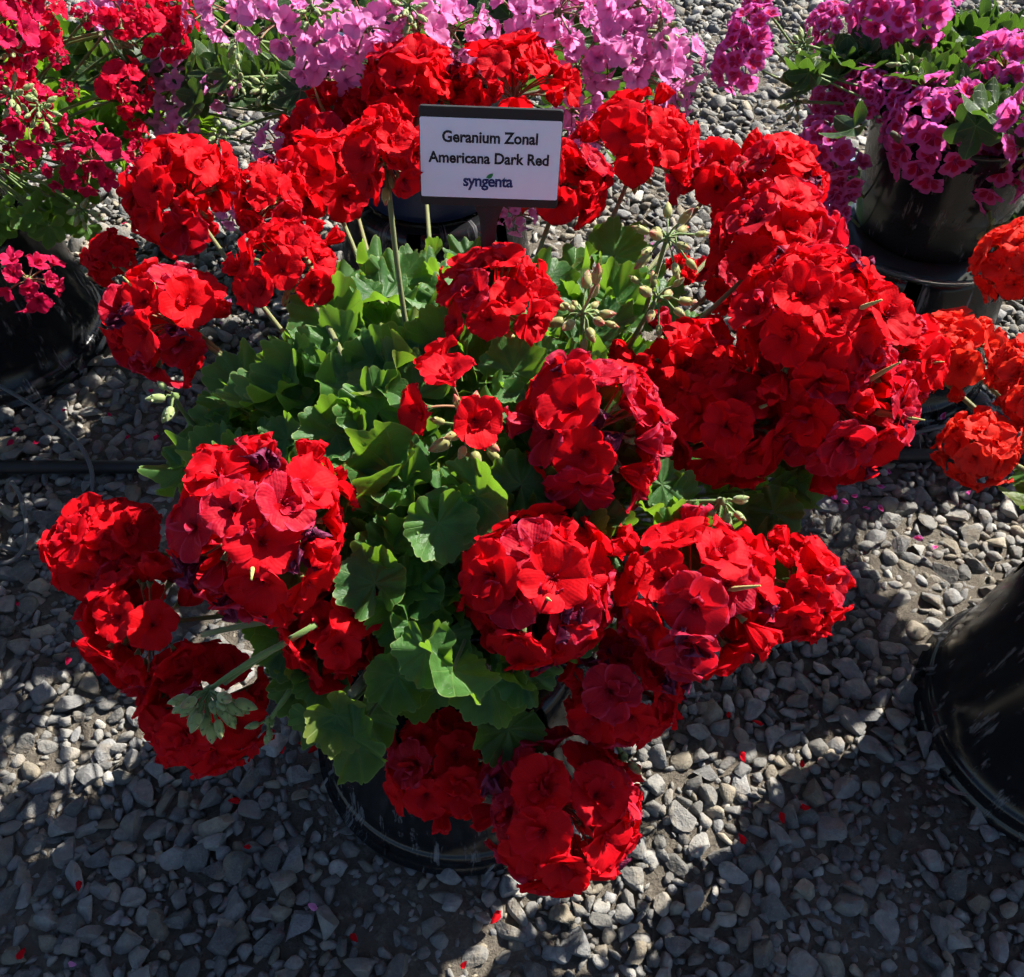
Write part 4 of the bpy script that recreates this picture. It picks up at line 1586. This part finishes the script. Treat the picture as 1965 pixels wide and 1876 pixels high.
thin_tube([(-60, 715, .10), (0, 741, .09), (60, 777, .08), (115, 818, .07), (150, 850, .06), (172, 890, .045), (178, 930, .03), (170, 965, .02)],
          'thin grey drip tube arching over the thick pipe at the left')
thin_tube([(-30, 1085, .03), (0, 1083, .03), (30, 1072, .03), (48, 1045, .03), (50, 1000, .03), (38, 950, .03), (22, 925, .03)],
          'thin drip tube curling below the thick pipe at the left edge')
thin_tube([(-20, 1040, .02), (40, 1058, .022), (110, 1062, .022), (180, 1058, .02)], 'thin drip tube lying flat in the shade left of the red heads')
thin_tube([(1660, 858, .03), (1710, 842, .05), (1780, 825, .06), (1850, 811, .06), (1900, 806, .06)], 'thin drip tube running from the red heads to the orange geranium')

# ------------------------------------------------------------------ fallen petals
R3 = random.Random(8)


def petal_variants(mat):
    res = []
    for i in range(4):
        v, f, u = petal_grid(R3, 1.0, 0.45, R3.uniform(0.0, 0.5), R3.uniform(-0.6, 0.6), 0.12, R3.uniform(-0.2, 0.5), 6, 5, R3.uniform(-0.6, 0.6))
        v = [(x - 0.5, y, z) for x, y, z in v]
        res.append(mesh('fallen_petal', v, f, M[mat], True, u))
    return res


FP = {k: petal_variants(k) for k in ('red', 'rose', 'pink', 'magenta', 'wilt')}


def drop(key, pts, label, group, s=0.013):
    ordn = 'leftmost,second,third,fourth,fifth,sixth,seventh,eighth,ninth,tenth,eleventh,twelfth,thirteenth,fourteenth,fifteenth,sixteenth,seventeenth,eighteenth'.split(',')
    for i, (u, v) in enumerate(sorted(pts)):
        lab = label if len(pts) == 1 else label + (', leftmost of them' if i == 0 else ', %s from the left' % ordn[i])
        p = atz(u, v, 0.026)
        m4 = frame((R3.gauss(0, 0.35), R3.gauss(0, 0.35) - 0.2, 1), (R3.gauss(0, 1), R3.gauss(0, 1), 0), p, s * R3.uniform(0.75, 1.2))
        o = new_obj('fallen_petal', R3.choice(FP[key]), None, m4)
        tag(o, lab, 'petal', group)


drop('magenta', [(1640, 952), (1690, 934), (1662, 975), (1690, 975), (1705, 905), (1765, 832), (1858, 945), (1762, 1032), (1795, 1050), (1600, 950), (1620, 963), (1580, 935), (1810, 798), (1560, 960)],
     'fallen magenta petal on the gravel right of the red geranium', 'magenta petals fallen on the right')
drop('red', [(1398, 1372), (1455, 1385), (1425, 1452), (1540, 1465), (1545, 1550), (1500, 1570), (1425, 1610), (1470, 1185)],
     'fallen red petal on the lit gravel right of the pot', 'red petals fallen front right')
drop('red', [(950, 1760)], 'single crumpled red petal lying on gravel below the lowest red head', None, 0.02)
drop('red', [(680, 1800), (150, 1700), (40, 1830), (600, 1440), (450, 1535), (475, 1625), (350, 1440), (140, 1235), (90, 1045), (580, 1425), (545, 1440), (890, 1850)],
     'fallen red petal on the gravel front left of the red geranium', 'red petals fallen front left')
drop('pink', [(600, 1740), (140, 1850), (415, 1460), (400, 720), (390, 690), (385, 770), (430, 600), (425, 620), (440, 580), (345, 700), (360, 800)],
     'fallen lilac petal on the gravel left of the red geranium', 'lilac petals fallen on the left')
drop('rose', [(30, 825), (20, 850), (70, 850), (125, 790), (210, 795), (290, 750), (150, 440), (170, 460), (215, 450), (150, 405), (240, 430), (190, 480), (255, 415), (35, 1160), (300, 840), (245, 840), (210, 620), (130, 1270)],
     'fallen rose-pink petal on the gravel near the left pot', 'rose petals fallen near the left pot')
drop('pink', [(1235, 455), (1180, 470), (1290, 480), (1185, 440), (1250, 470)], 'fallen lilac petal on the sunny gravel behind the sign', 'lilac petals fallen behind the sign')
print('objects', len(bpy.data.objects), 'mound leaves', MN)
